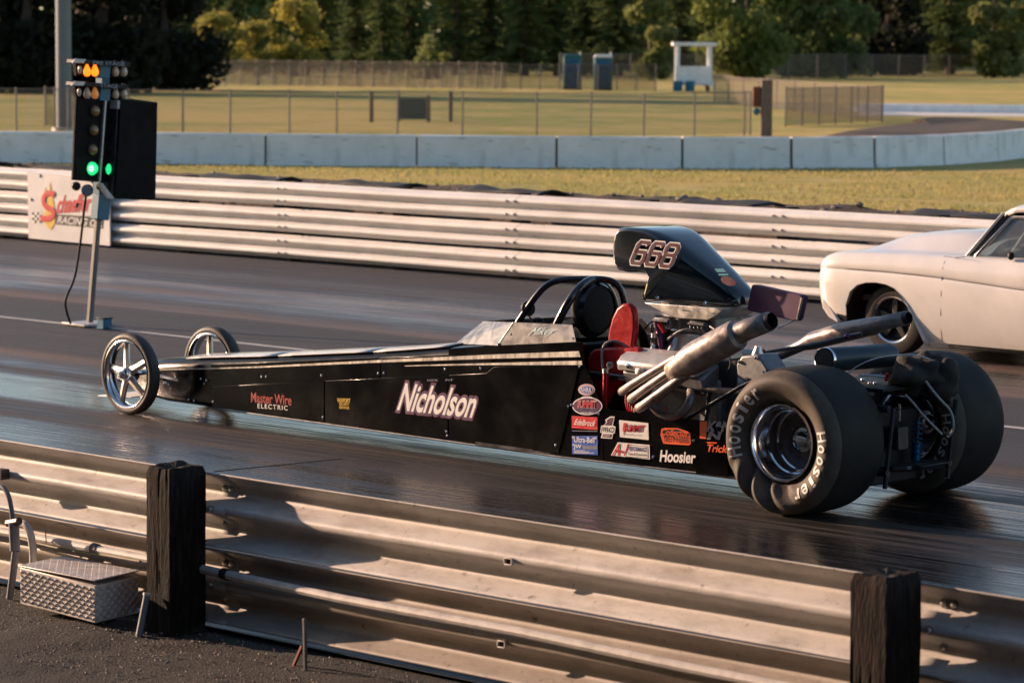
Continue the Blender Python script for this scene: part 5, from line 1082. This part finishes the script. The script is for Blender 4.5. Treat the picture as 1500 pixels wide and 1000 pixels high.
dist = MB(); dist.lathe([(0, .16), (.03, .15), (.06, .12), (.065, .05), (.05, .0), (.04, -.1)], at(968, 505, Y=13.7), (0, 0, 1), 16); do = dist.build('distributor', M['black_satin'], dr)
MB().tube([at(961, 470, Y=13.62), at(966, 488, Y=13.63), at(969, 512, Y=13.66)], [.014, .02, .014], 10).build('fuel_regulator', M['purple'], dr)
MB().tube([at(966, 474, Y=13.6), at(974, 486, Y=13.6)], .016, 10).build('fuel_filter', M['red_metal'], dr)
MB().tube([at(958, 488, Y=13.6), at(958, 494, Y=13.6)], .018, 10).build('pressure_gauge', M['alu'], dr)
for k, path in enumerate([[(978, 497, 13.62), (992, 486, 13.6), (1008, 481, 13.62), (1028, 484, 13.66)], [(944, 482, 13.7), (955, 470, 13.66), (975, 464, 13.64), (990, 466, 13.66)], [(1040, 478, 13.62), (1052, 486, 13.6), (1060, 480, 13.62)], [(1060, 505, 13.6), (1072, 530, 13.58), (1066, 545, 13.56)]]):
    MB().tube([at(x, y, Y=Y) for x, y, Y in path], .007 if k != 1 else .005, 7, sm=2).build('fuel_line', M['hose'] if k % 2 == 0 else M['black_satin'], dr)
for k in range(5): MB().tube([at(918 + k * 3, 572 + k * 4, Y=13.46), at(916 + k * 3.2, 590 + k * 3, Y=13.42), at(920 + k * 3, 602 + k * 2, Y=13.45)], .005, 6, sm=1).build('plug_wire', M['wire_red'], dr)
MB().tube([at(976, 595, Y=13.5), at(977, 610, Y=13.5)], .004, 5).build('plug_wire', M['wire_red'], dr)
# scoop tray and scoop
ty = [(943, 443), (1062, 452), (1052, 460), (1036, 469), (988, 466), (966, 456)]
P = [at(x, y, Y=13.62) for x, y in ty]; MB().prism(P, (0, .36, 0)).build('scoop_tray', M['alu'], dr, bevel=.006)
sc = [(939, 436), (942, 426), (945, 415), (947, 406), (944, 401), (936, 399), (918, 399), (905, 396), (898, 389), (896, 372), (897, 352), (900, 340), (907, 334), (920, 333), (945, 335), (965, 339), (985, 345), (1005, 354), (1025, 367), (1045, 384), (1065, 402), (1082, 419), (1093, 432), (1094, 438), (1088, 446), (1074, 450), (1058, 450), (1000, 444), (941, 440)]
kk = [(lambda q: q * q * (3 - 2 * q))(max(0, min(1, (sc[i][0] - 925) / 110))) if 13 <= i <= 23 else {24: .8, 25: .5, 26: .2}.get(i, 0) for i in range(len(sc))]          # crown and tail are fully rounded
P = [at(x, y, Y=13.60).lerp(at(x, y, Y=13.78), k) for (x, y), k in zip(sc, kk)]
def hw(x): return .205 if x < -11.6 else .205 - .115 * min(1, (x + 11.6) / .6) ** 1.2
ns = len(P); mb = MB(); rows = []
for (e, w0, w1) in ((1, 1.0, 1.0), (.66, .99, .97), (.38, .97, .90), (.17, .93, .77), (.05, .88, .58), (0, .82, .34)):
    ring = []
    for i, p in enumerate(P):
        a, b = P[i - 1], P[(i + 1) % ns]; t = (b - a); t.y = 0; t.normalize(); nrm = Vector((t.z, 0, -t.x)); k = kk[i]
        ring.append((p, nrm, e * (.026 + .06 * k), w0 + (w1 - w0) * k))
    rows.append(ring)
area = sum(P[i].x * P[(i + 1) % ns].z - P[(i + 1) % ns].x * P[i].z for i in range(ns)); sg_ = 1 if area > 0 else -1
def rv_(q, side):
    p, nrm, e, w = q; inn = p - nrm * sg_ * e; y = hw(p.x) * w; return Vector((inn.x, CY + side * y, inn.z))
allr = [[rv_(q, -1) for q in r] for r in rows] + [[rv_(q, 1) for q in r] for r in rows[::-1]]
for r in allr: mb.v += r
for k in range(len(allr) - 1): mb.add([], []); mb.f += [[k * ns + i, k * ns + (i + 1) % ns, (k + 1) * ns + (i + 1) % ns, (k + 1) * ns + i] for i in range(ns)]; mb.m += [0] * ns
mb.f += [list(range(ns))[::-1], [(len(allr) - 1) * ns + i for i in range(ns)]]; mb.m += [0, 0]
scoop = mb.build('hood_scoop', M['scoop_paint'], dr, angle=50)
MB().box((min(p.x for p in P) - .003, CY, 1.39), (.01, .27, .15)).build('scoop_mouth', M['black_box'], scoop, bevel=.03)
def sct(px, py): return at(px, py, Y=CY - .2055)
for x, y in ((962.5, 435.5), (1032, 443.5)):
    r_ = MB(); r_.lathe([(0, .006), (.009, .005), (.012, 0), (.012, -.01)], sct(x, y), (0, -1, 0), 12); r_.build('bolt', M['chrome'], scoop)
for x0, y0 in ((970, 442), (1013, 446.5)): decal('tab', [sct(x0, y0), sct(x0 + 12, y0 + 1.2), sct(x0 + 12, y0 + 3.4), sct(x0, y0 + 2.2)], M['alu'], scoop, .012)
O = sct(922.5, 384.5); Ue = sct(984, 390.5) - O; Ve = sct(935, 354) - O

def stroke(name, paths, w, m, e):
    """block numerals drawn as mitred strokes in the O, Ue, Ve frame"""
    asp_ = Ue.length / Ve.length; Nn = Ue.cross(Ve).normalized(); mb = MB(); off_ = e
    for q, (pts, closed) in enumerate(paths):
        P2 = [Vector((x * asp_, y)) for x, y in pts]; k = len(P2); L = []; Rr = []
        for a in range(k):
            p = P2[a]; pv = P2[a - 1] if (a > 0 or closed) else None; nx = P2[(a + 1) % k] if (a < k - 1 or closed) else None
            d1 = (p - pv).normalized() if pv is not None else (nx - p).normalized(); d2 = (nx - p).normalized() if nx is not None else d1
            t = (d1 + d2).normalized(); nn = Vector((-t.y, t.x)); sc_ = w / 2 / max(.5, nn.dot(Vector((-d1.y, d1.x))))
            if pv is None: p = p - d1 * (w * .0)
            L.append(p + nn * sc_); Rr.append(p - nn * sc_)
        to3 = lambda v: O + Ue * (v.x / asp_) + Ve * v.y + Nn * (off_ + q * .0002)
        mb.add([to3(v) for v in L + Rr], [(a, (a + 1) % k, k + (a + 1) % k, k + a) for a in range(k if closed else k - 1)])
    return mb.build(name, m, scoop, smooth=False, recalc=False)
six = [(.97, .87), (.84, 1), (.16, 1), (0, .86), (0, .14), (.16, 0), (.84, 0), (1, .14), (1, .40), (.86, .54), (.05, .54)]
eight = [(.16, 0), (.84, 0), (1, .13), (1, .40), (.86, .52), (1, .64), (1, .87), (.84, 1), (.16, 1), (0, .87), (0, .64), (.14, .52), (0, .40), (0, .13)]
def digit(p, k, w=.255): return [((.03 + k * .345 + x * w), y) for x, y in p]
for k_, dg_ in enumerate(('6', '6', '8')):
    ps = [(digit(six, k_), False)] if dg_ == '6' else [(digit(eight, k_), True), (digit([(.1, .52), (.9, .52)], k_), False)]
    stroke('digit', ps, .27, M['white_vinyl'], .002); stroke('digit', ps, .15, M['maroon'], .0042)
def sc2(px, py): return at(px, py, Y=CY - .165)
decal('sticker', [sc2(1049, 393.5), sc2(1061, 393), sc2(1067, 398), sc2(1053, 398.5)], M['teal_v'], scoop, .016); decal('sticker', [sc2(1055, 400.5), sc2(1069, 400.5), sc2(1070, 403), sc2(1056, 403.5)], M['teal_v'], scoop, .018)
decal('sticker', [sc2(1070 + 11 * math.cos(t) , 411.5 + 6.5 * math.sin(t) + 3 * math.cos(t)) for t in [2 * PI * k / 20 for k in range(20)]], M['maroon'], scoop, .02)
# purple panel behind the scoop
pp_ = [(1101, 418), (1104, 416.5), (1172, 432), (1174, 435), (1166.5, 467), (1163, 470), (1096, 455), (1094, 452)]
P = [at(x, y, Y=13.78) for x, y in pp_]; po_ = MB().prism(P, (.03, .03, 0)).build('purple_panel', M['purple_panel'], dr, bevel=.004)
MB().bar(at(1175, 436, Y=13.78), at(1168, 468, Y=13.78), .02, .008).build('panel_edge', M['alu'], po_)
for q in (((1098, 452), (1068, 463)), ((1120, 460), (1078, 467)), ((1165, 468), (1140, 480)), ((1090, 462), (1130, 466))): MB().tube([at(*q[0], Y=13.8), at(*q[1], Y=13.75)], .005, 6).build('strut', M['alu'], dr)
MB().ball(at(1118, 450, Y=13.775), .006, 8, 6).build('button', M['wire_red'], po_)
# headers
def hdr(path, r, nm='header_tube', m='steel_pipe', sm=2, par=None): return MB().tube([at(x, y, Y=Y) for x, y, Y in path], r, 14, sm=sm).build(nm, M[m], par or dr)
hdr([(935, 558, 13.50), (918, 569, 13.44), (909, 575, 13.37), (922, 566, 13.32), (960, 543, 13.30), (992, 524, 13.30)], .027)
hdr([(955, 564, 13.50), (936, 578, 13.43), (921, 587, 13.35), (938, 575, 13.30), (970, 553, 13.28), (998, 534, 13.28)], .028)
hdr([(980, 568, 13.50), (952, 587, 13.40), (932, 600, 13.32), (948, 590, 13.27), (985, 563, 13.26), (1008, 547, 13.27)], .029)
hdr([(1012, 570, 13.52), (1013, 582, 13.44), (1006, 600, 13.40), (985, 611, 13.38), (963, 604, 13.37), (953, 588, 13.37), (965, 570, 13.37), (1000, 550, 13.34)], .027)
mf = MB().tube([at(x, y, Y=13.27) for x, y in ((982, 544), (992, 539), (1013, 527), (1021, 522), (1076, 492), (1080, 490), (1083, 488.4), (1094, 483), (1126, 471))], [.05, .062, .089, .091, .089, .083, .063, .059, .055], 28, cap=False).build('collector_muffler', M['steel_pipe'], dr, solid=.004, angle=30)
mb = MB(); ax = (at(1126, 471, Y=13.27) - at(1096, 482.5, Y=13.27)).normalized(); mb.lathe([(.055, 0), (.053, .012), (.046, .03), (.046, -.1), (0, -.1)], at(1126, 471, Y=13.27), ax, 24); mb.build('tip', M['dark_steel'], mf)
ax1 = (at(1078, 491.5, Y=13.27) - at(1024, 520, Y=13.27)).normalized(); mb = MB(); mb.lathe([(.089, -.004), (.0915, 0), (.089, .004)], at(1032, 516, Y=13.27), ax1, 28); mb.build('weld_bead', M['steel_pipe'], mf)
mf = MB().tube([at(x, y, Y=14.32) for x, y in ((1085, 548), (1130, 525), (1176, 505), (1190, 499), (1238, 486), (1282, 477), (1290, 474), (1326, 466))], [.028, .03, .034, .053, .058, .052, .042, .041], 22, cap=False).build('collector_muffler', M['steel_pipe'], dr, solid=.004, angle=60)
mb = MB(); ax = (at(1326, 466, Y=14.32) - at(1290, 474, Y=14.32)).normalized(); mb.lathe([(.041, 0), (.039, .012), (.034, .03), (.034, -.1), (0, -.1)], at(1326, 466, Y=14.32), ax, 22); mb.build('tip', M['dark_steel'], mf)
hdr([(1118, 517, 14.05), (1150, 511, 14.1), (1200, 503, 14.2), (1240, 492, 14.26), (1262, 488, 14.26)], .011, 'coolant_line', 'hose', 1)
for x, y in ((1118, 515), (1241, 492)): MB().ball(at(x, y, Y=14.2 if x > 1200 else 14.05), .018, 8, 6).build('line_fitting', M['purple'] if x > 1200 else M['red_metal'], dr)
# pump housing and gearbox behind the engine
gb = [(1078, 534), (1086, 521), (1110, 519), (1125, 541), (1119, 557), (1092, 561), (1080, 552)]
g_ = MB().prism([at(x, y, Y=13.56) for x, y in gb], (0, .18, 0)).build('pump_housing', M['cast_alu'], dr, bevel=.012)
for x, y in ((1084, 530), (1108, 524), (1120, 545), (1094, 555)): MB().lathe([(0, .01), (.01, .008), (.012, 0)], at(x, y, Y=13.558), (0, -1, 0), 6).build('bolt', M['chrome'], g_)
MB().lathe([(0, .04), (.02, .04), (.025, .02), (.034, .0), (.034, -.03)], at(1110, 517, Y=13.64), (.1, 0, 1), 14).build('filler_cap', M['alu'], g_)
MB().box((-10.95, CY, .42), (.5, .26, .30)).build('gearbox', M['cast_alu'], dr, bevel=.03)
MB().prism([at(x, y, Y=13.62) for x, y in ((1028, 545), (1042, 528), (1078, 528), (1078, 575), (1040, 590))], (0, .02, 0)).build('rear_motor_plate', M['dark_steel'], dr, bevel=.004)
hdr([(1004, 614, 13.46), (1045, 590, 13.46), (1085, 566, 13.46), (1120, 552, 13.5)], .012, 'frame_tube', 'black_tube', 0)
for y in (CY - .3, CY + .3):
    MB().tube([(-12.1, y, .14), (-11.2, y, .14), (-10.24, y, .2), (-9.85, y, .24)], .02, 10).build('frame_tube', M['black_tube'], dr)
    MB().tube([(-12.1, y, .62), (-11.2, y, .60), (-10.4, y, .62), (-9.85, y, .60)], .02, 10).build('frame_tube', M['black_tube'], dr)
    for x in (-11.2, -10.55, -9.87): MB().tube([(x, y, .15), (x + .05, y, .61)], .014, 8).build('frame_tube', M['black_tube'], dr)
# rear end
MB().tube([(RX, 13.4, RR), (RX, 14.25, RR)], .05, 16).build('rear_axle', M['black_tube'], dr)
MB().ball((RX, CY, RR), (.17, .14, .17), 18, 12).build('differential', M['dark_steel'], dr)
MB().box((RX + .15, CY, .34), (.08, .5, .42)).build('axle_plate', M['black_satin'], dr, bevel=.01)
MB().box((RX + .1, CY, .70), (.5, .62, .02)).build('rear_deck', M['black_satin'], dr, bevel=.004)
tk = [at(1208, 527, Y=13.44), at(1304, 520, Y=13.98)]; ax = (tk[1] - tk[0]).normalized(); L_ = (tk[1] - tk[0]).length
to = MB(); to.lathe([(0, -.006), (.06, -.004), (.068, .004), (.07, .02), (.07, L_ - .02), (.065, L_), (0, L_ + .004)], tk[0], ax, 26); to = to.build('water_tank', M['tank'], dr)
MB().lathe([(.066, -.006), (.072, -.004), (.073, .012), (.07, .014)], tk[0], ax, 26).build('end_band', M['chrome'], to)
def blob(c, r, seed, amp, nm, m):
    b = MB(); b.ball(c, r, 22, 16)
    for v in b.v:
        d = v - Vector(c); k = noise.noise(Vector((d.x * 9, d.y * 9, d.z * 9 + seed))); k2 = abs(noise.noise(Vector((d.x * 5 + 3, d.y * 14, d.z * 5 + seed)))); v += d * (amp * k - amp * .9 * k2)
    return b.build(nm, M[m], dr, angle=70)
ch = blob(at(1350, 546, Y=13.86), (.16, .17, .13), 3, .45, 'parachute_pack', 'fabric_black')
blob(at(1385, 555, Y=13.95), (.10, .12, .15), 9, .4, 'parachute_pack', 'fabric_black')
def ribbon(path, w, nm='strap', m='strap'):
    mb = MB(); P = [at(x, y, Y=Y) for x, y, Y in path]; mb.tube(P, w, 6, sm=2); return mb.build(nm, M[m], dr)
ribbon([(1356, 558, 13.7), (1366, 572, 13.72), (1380, 588, 13.76), (1392, 600, 13.8), (1397, 615, 13.82), (1396, 632, 13.82), (1388, 640, 13.8)], .0085)
ribbon([(1326, 578, 13.66), (1338, 590, 13.68), (1352, 608, 13.72), (1366, 622, 13.76), (1380, 636, 13.8)], .0075)
ribbon([(1235, 552, 13.5), (1255, 536, 13.55), (1280, 525, 13.6), (1310, 520, 13.68), (1340, 519, 13.75), (1362, 526, 13.82)], .004, 'release_cable', 'alu')
ribbon([(1258, 549, 13.6), (1280, 550, 13.64), (1302, 552, 13.68)], .006, 'tie_rod', 'alu')
for x, y, m in ((1299, 549, 'red_metal'), (1298, 555, 'red_metal'), (1274, 561, 'chrome'), (1282, 561, 'chrome'), (1264, 556, 'chrome')): MB().ball(at(x, y, Y=13.66), .013, 10, 7).build('rod_end', M[m], dr)
s0, s1 = at(1345, 612, Y=13.95), at(1341, 674, Y=13.95)
sh = MB().tube([s0, s1], .012, 10).build('shock_absorber', M['dark_steel'], dr); MB().tube([s0.lerp(s1, .55), s1], .026, 12).build('body', M['blue_metal'], sh)
cp_ = [s0.lerp(s1, k / 70) + Vector((math.cos(k * .75) * .028, math.sin(k * .75) * .028, 0)) for k in range(64)]; MB().tube(cp_, .006, 6).build('spring', M['blue_metal'], sh)
MB().tube([at(1318, 592, Y=13.8), at(1317, 616, Y=13.8)], .007, 6).build('brake_line', M['alu'], dr)
MB().prism([at(x, y, Y=13.72) for x, y in ((1300, 624), (1316, 626), (1316, 660), (1300, 658))], (0, .1, 0)).build('battery_box', M['dark_steel'], dr, bevel=.006)
MB().prism([at(x, y, Y=13.7) for x, y in ((1290, 684), (1340, 680), (1352, 683), (1345, 690), (1292, 691))], (0, .25, 0)).build('ladder_bar', M['dark_steel'], dr, bevel=.006)
MB().prism([at(x, y, Y=13.66) for x, y in ((1306, 684.5), (1330, 683), (1330, 688), (1306, 689))], (0, .05, 0)).build('bracket', M['cast_alu'], dr, bevel=.003)
# rear slicks
def crease(r, y, dd):
    g = math.exp(-(abs(dd) / 42) ** 4); t = max(0, min(1, (r - .22) / .185)); m = math.sin(PI * t) ** .6
    q_ = dd * .21 - t * 5.2 + .4; fold = 1 - 2 * abs(math.sin(q_ * .5)) ** .8
    return y + g * m * (.030 * fold + .004), r - g * m * .014 * math.sin(q_), g * m * .10 * (t - .3)
def slick(yc, wrinkle, nm_par):
    c = Vector((RX, yc, RR)); prof0 = [(.205, -.165), (.222, -.178), (.245, -.202), (.27, -.226), (.295, -.243), (.32, -.2525), (.342, -.254), (.362, -.247), (.380, -.232), (.394, -.212), (.405, -.188), (.411, -.16), (.4155, -.11), (.4165, -.06), (.417, 0)]; prof = []
    for (r0_, y0_), (r1_, y1_) in zip(prof0, prof0[1:]):
        prof += [(r0_, y0_), (r0_ * .5 + r1_ * .5, y0_ * .5 + y1_ * .5 - (.0012 if r0_ < .4 else 0))]
    prof.append(prof0[-1])
    prof = prof + [(r, -y) for r, y in prof[-2::-1]]; seg = 168; n = len(prof); vs = []
    for (r, y) in prof:
        for k in range(seg):
            ph = 2 * PI * k / seg; rr = r; yy = y; dphi = 0
            dd = ((math.degrees(ph) - 248 + 180) % 360) - 180            # centred a little ahead of the contact patch
            if wrinkle and y < -.1: yy, rr, dphi = crease(r, y, dd)
            p = c + Vector((math.cos(ph + dphi) * rr, yy, math.sin(ph + dphi) * rr))
            if p.z < .001:
                p.y += (p.y - yc) * (.001 - p.z) * .8; p.z = .001
            vs.append(p)
    mb = MB(); mb.add(vs, [(i * seg + k, i * seg + (k + 1) % seg, (i + 1) * seg + (k + 1) % seg, (i + 1) * seg + k) for i in range(n - 1) for k in range(seg)])
    for fi, f in enumerate(mb.f):
        cc_ = sum((mb.v[i] for i in f), Vector()) / len(f) - c; rr_ = math.hypot(cc_.x, cc_.z)
        if cc_.y < -.15 and rr_ < .404: mb.m[fi] = 1
    t = mb.build('rear_slick', [M['rubber'], M['rubber_pale']], dr, angle=80)
    for s in (-1, 1):
        rm = MB(); rm.lathe([(.212, .196), (.220, .206), (.217, .214), (.209, .214), (.203, .205), (.198, .19), (.192, .172), (.188, .12), (.184, .105), (.176, .098), (.172, .03), (.15, .014), (.05, .02), (.05, .045), (.035, .05), (0, .05)], c, (0, s, 0), 56); ro = rm.build('rim', M['chrome'], t, angle=28)
        for k in range(8):
            a = 2 * PI * k / 8; q = c + Vector((math.cos(a) * .085, s * .02, math.sin(a) * .085)); MB().lathe([(0, .03), (.009, .028), (.011, 0)], q, (0, s, 0), 6).build('lug_nut', M['dark_steel'], ro)
        for k in range(16):
            a = 2 * PI * k / 16 + .1; q = c + Vector((math.cos(a) * .212, s * .212, math.sin(a) * .212)); MB().lathe([(0, .005), (.004, .004), (.005, 0)], q, (0, s, 0), 6).build('bead_screw', M['dark_steel'], ro)
        MB().lathe([(.168, .026), (.15, .018), (.11, .03), (.07, .024)], c, (0, s, 0), 32).build('wheel_centre', M['dark_steel'], ro)
    for start in (12, 194):
        for k, chx in enumerate('Hoosier'):
            a = R(start - k * 12.3); rad = Vector((math.cos(a), 0, math.sin(a))); tan = Vector((math.sin(a), 0, -math.cos(a))); wd_ = {'i': .021, 'H': .052, 'r': .034}.get(chx, .042); hh = .072 if chx in 'Hi' else .058
            O = c + rad * .276 - tan * wd_ / 2
            lt = text('sidewall_letter', chx, O, tan * wd_, rad * hh, M['letter_white'], t, 0, 0, .018)
            bm_ = bmesh.new(); bm_.from_mesh(lt.data); bmesh.ops.triangulate(bm_, faces=bm_.faces); bmesh.ops.subdivide_edges(bm_, edges=[e for e in bm_.edges if e.calc_length() > .012], cuts=3, use_grid_fill=True); bm_.to_mesh(lt.data); bm_.free()
            offr = root_loc(t)
            for v in lt.data.vertices:
                w_ = v.co + offr - c; r_ = math.hypot(w_.x, w_.z); ph = math.atan2(w_.z, w_.x); yy = lerpf([(a_, b_) for a_, b_ in prof[:28]], r_); dd = ((math.degrees(ph) - 248 + 180) % 360) - 180; rr = r_; dp = 0
                if wrinkle: yy, rr, dp = crease(r_, yy, dd)
                q_ = c + Vector((math.cos(ph + dp) * rr, yy - .0035, math.sin(ph + dp) * rr)); q_.z = max(q_.z, .004); v.co = q_ - offr
    return t
slick(13.24, True, dr); slick(14.42, False, dr)
# front wheels
def fwheel(yc, s):
    x0, r = -16.33, .29; c = Vector((x0, yc, r))
    w = MB(); w.lathe([(.235, -.034), (.250, -.044), (.268, -.045), (.282, -.034), (.289, -.016), (.29, 0), (.289, .016), (.282, .034), (.268, .045), (.250, .044), (.235, .034)], c, (0, 1, 0), 64); t = w.build('front_wheel', M['rubber_thin'], dr, angle=60)
    q = MB(); q.lathe([(.238, -.036), (.243, -.044), (.236, -.047), (.228, -.043), (.222, -.03), (.214, -.012), (.212, .012), (.222, .03), (.228, .043), (.236, .047), (.243, .044), (.238, .036)], c, (0, 1, 0), 64); q.build('rim', M['chrome'], t, angle=40)
    for k in range(5):
        a = R(100 + 72 * k); d = Vector((math.cos(a), 0, math.sin(a))); e = Vector((-math.sin(a), 0, math.cos(a))); sp_ = MB(); P = []
        for (rr, hw_, yo) in ((.03, .036, -.03), (.10, .026, -.024), (.218, .026, -.008)):
            P.append([c + d * rr + e * hw_ + Vector((0, yo, 0)), c + d * rr + Vector((0, yo - .008, 0)), c + d * rr - e * hw_ + Vector((0, yo, 0)), c + d * rr - e * hw_ * .8 + Vector((0, yo + .02, 0)), c + d * rr + e * hw_ * .8 + Vector((0, yo + .02, 0))])
        sp_.add([v for q_ in P for v in q_], [(i * 5 + j, i * 5 + (j + 1) % 5, (i + 1) * 5 + (j + 1) % 5, (i + 1) * 5 + j) for i in range(2) for j in range(5)]); sp_.build('spoke', M['alu'], t, angle=20)
    h = MB(); h.lathe([(0, .10), (.02, .098), (.028, .09), (.03, .07), (.042, .064), (.05, .045), (.052, .02), (.055, .0), (.055, -.04)], c, (0, -1, 0), 20); h.build('hub', M['chrome'], t)
    return t
fwheel(13.37, -1); fwheel(14.14, 1)
MB().tube([(-16.33, 13.40, .29), (-16.33, 14.11, .29)], .018, 10).build('front_axle', M['chrome'], dr)
for s in (-1, 1):
    MB().tube([(-16.33, CY + s * .33, .30), (-16.0, CY + s * .2, .24)], .011, 8).build('radius_rod', M['alu'], dr); MB().tube([(-16.25, CY + s * .33, .24), (-16.2, CY, .24)], .008, 8).build('steering_rod', M['alu'], dr)
    MB().ball((-16.2, CY + s * .22, .22), .015, 8, 6).build('rod_end', M['chrome'], dr)
for x, y in ((249, 563), (252, 569), (246, 561), (278, 585), (286, 587), (296, 555), (304, 557)): rivet(sd(x, y, .012), .008, 'rod_end')
MB().tube([at(953, 0, Y=0) * 0 + at(331, 521, Y=13.95), at(322, 523, Y=13.9)], .012, 8).build('axle_clamp', M['alu'], dr)
MB().prism([(-16.96, CY - .22, .06), (-16.55, CY - .24, .085), (-16.55, CY + .24, .085), (-16.96, CY + .22, .06)], (0, 0, .008)).build('nose_wing', M['white_vinyl'], dr, bevel=.002)

# sponsor stickers
def E3(u, v): return sd(820 + u / 5.77, 550 + v / 5.77, .0025)
def oval(nm, cx, cyy, rx_, ry_, m, e): return decal(nm, [E3(cx + rx_ * math.cos(t), cyy + ry_ * math.sin(t)) for t in [2 * PI * k / 28 for k in range(28)]], M[m], dr, e)
def rect(nm, pts, m, e): return decal(nm, [E3(*p) for p in pts], M[m], dr, e)
def et(s, bl, br, tl, m, e=.006, sh=0, bold=0, sp_=1.0): O = E3(*bl); return text('lettering', s, O, E3(*br) - O, E3(*tl) - O, M[m], dr, e, sh, bold, sp_)
oval('sticker', 230, 118, 70, 48, 'white_vinyl', .002); oval('sticker', 230, 118, 64, 43, 'crimson', .0028); oval('sticker', 230, 118, 58, 37, 'white_vinyl', .0034); oval('sticker', 230, 118, 53, 32, 'blue', .004)
et('NHRA', (188, 138), (272, 142), (188, 94), 'white_vinyl', .006, 0, .008)
oval('sticker', 232, 205, 62, 32, 'white_vinyl', .0018); oval('sticker', 232, 207, 55, 28, 'navy', .0024)
oval('sticker', 237, 256, 127, 76, 'white_vinyl', .0028); oval('sticker', 237, 256, 118, 68, 'plum', .0034); oval('sticker', 237, 290, 95, 30, 'dark_violet', .004)
et('SUMMIT', (158, 270), (316, 272), (158, 212), 'white_vinyl', .0055, .1, .045); et('SUMMIT', (158, 270), (316, 272), (158, 212), 'crimson', .0062, .1, .008); et('RACING SERIES', (190, 322), (290, 324), (190, 306), 'white_vinyl', .0055, 0, .01)
rect('sticker', [(105, 338), (322, 352), (322, 458), (105, 442)], 'red', .002); et('Edelbrock', (126, 412), (302, 428), (138, 364), 'white_vinyl', .005, .3, .012)
rect('sticker', [(108, 462), (322, 466), (322, 472), (108, 468)], 'grey_v', .002)
rect('sticker', [(108, 508), (325, 508), (325, 670), (108, 660)], 'blue', .002); et('"Ultra-Bell"', (112, 560), (316, 568), (112, 512), 'white_vinyl', .005, 0, .012); rect('sticker', [(196, 590), (322, 592), (322, 622), (196, 620)], 'grey_v', .003); et('"JW', (116, 622), (190, 624), (116, 578), 'white_vinyl', .005, .1, .012)
for k, w in enumerate((95, 130, 170)): rect('sticker', [(124, 630 + k * 10), (124 + w, 631 + k * 10), (124 + w, 635 + k * 10), (124, 634 + k * 10)], 'white_vinyl', .003)
one = [(388, 372), (432, 343), (468, 345), (452, 420), (476, 432), (470, 485), (455, 490), (446, 532), (350, 526), (362, 484), (346, 478), (354, 422), (378, 418), (396, 392)]
rect('sticker', one, 'white_vinyl', .002); rect('sticker', [(398, 378), (434, 353), (458, 354), (442, 420), (384, 418), (408, 386)], 'maroon', .003); rect('sticker', [(372, 492), (446, 494), (438, 522), (362, 518)], 'maroon', .003)
et('PRO', (358, 474), (466, 478), (362, 432), 'black_v', .005, 0, .008); et('USA', (378, 513), (432, 515), (380, 498), 'white_vinyl', .005)
rect('sticker', [(505, 374), (752, 400), (755, 542), (512, 518)], 'white_vinyl', .002); et('SUMMIT', (538, 468), (716, 476), (545, 412), 'navy', .004, .1, .035); et('SUMMIT', (538, 468), (716, 476), (545, 412), 'red', .005, .1, .008); rect('sticker', [(545, 396), (572, 400), (556, 440), (566, 442), (540, 505), (548, 455), (538, 452)], 'red', .0045); et('Racing Equipment', (562, 502), (704, 512), (562, 488), 'black_v', .004)
rect('sticker', [(436, 672), (494, 562), (762, 584), (765, 706)], 'white_vinyl', .002); rect('sticker', [(562, 686), (575, 580), (752, 596), (754, 698)], 'black_v', .0026); rect('sticker', [(567, 682), (579, 585), (748, 600), (750, 693)], 'white_vinyl', .0032)
et('A-1', (448, 668), (560, 674), (478, 572), 'crimson', .005, .05, .02); et('PERFORMANCE', (588, 632), (740, 642), (590, 596), 'navy', .005, 0, .02); et('Trans & Converters', (578, 668), (744, 680), (580, 644), 'black_v', .005, 0, .006)
tet = [(862, 448), (890, 440), (1000, 442), (1080, 470), (1104, 486), (1112, 575), (1096, 588), (880, 574), (868, 545), (856, 500)]
rect('sticker', tet, 'orange', .002); rect('sticker', [(872, 456), (1000, 452), (1094, 490), (1098, 508), (872, 496)], 'black_v', .003); et('Collector', (866, 500), (1096, 512), (872, 448), 'orange', .005, .2, .015); et('TETHERS', (878, 552), (1094, 566), (876, 504), 'black_v', .005, 0, .01)
et('Hoosier', (852, 722), (1146, 738), (862, 630), 'white_vinyl', .004, 0, .03)
rect('sticker', [(1186, 382), (1252, 384), (1240, 532), (1188, 530)], 'orange', .002); et('K&N', (1250, 465), (1440, 470), (1265, 388), 'grey_v', .004, .1, .06); et('Trick', (1252, 640), (1420, 650), (1256, 580), 'orange', .004, .2, .02); rect('sticker', [(1245, 558), (1330, 562), (1330, 574), (1250, 570)], 'orange', .002)
et('N', (1258, 532), (1360, 536), (1266, 474), 'grey_v', .004, .1, .06)
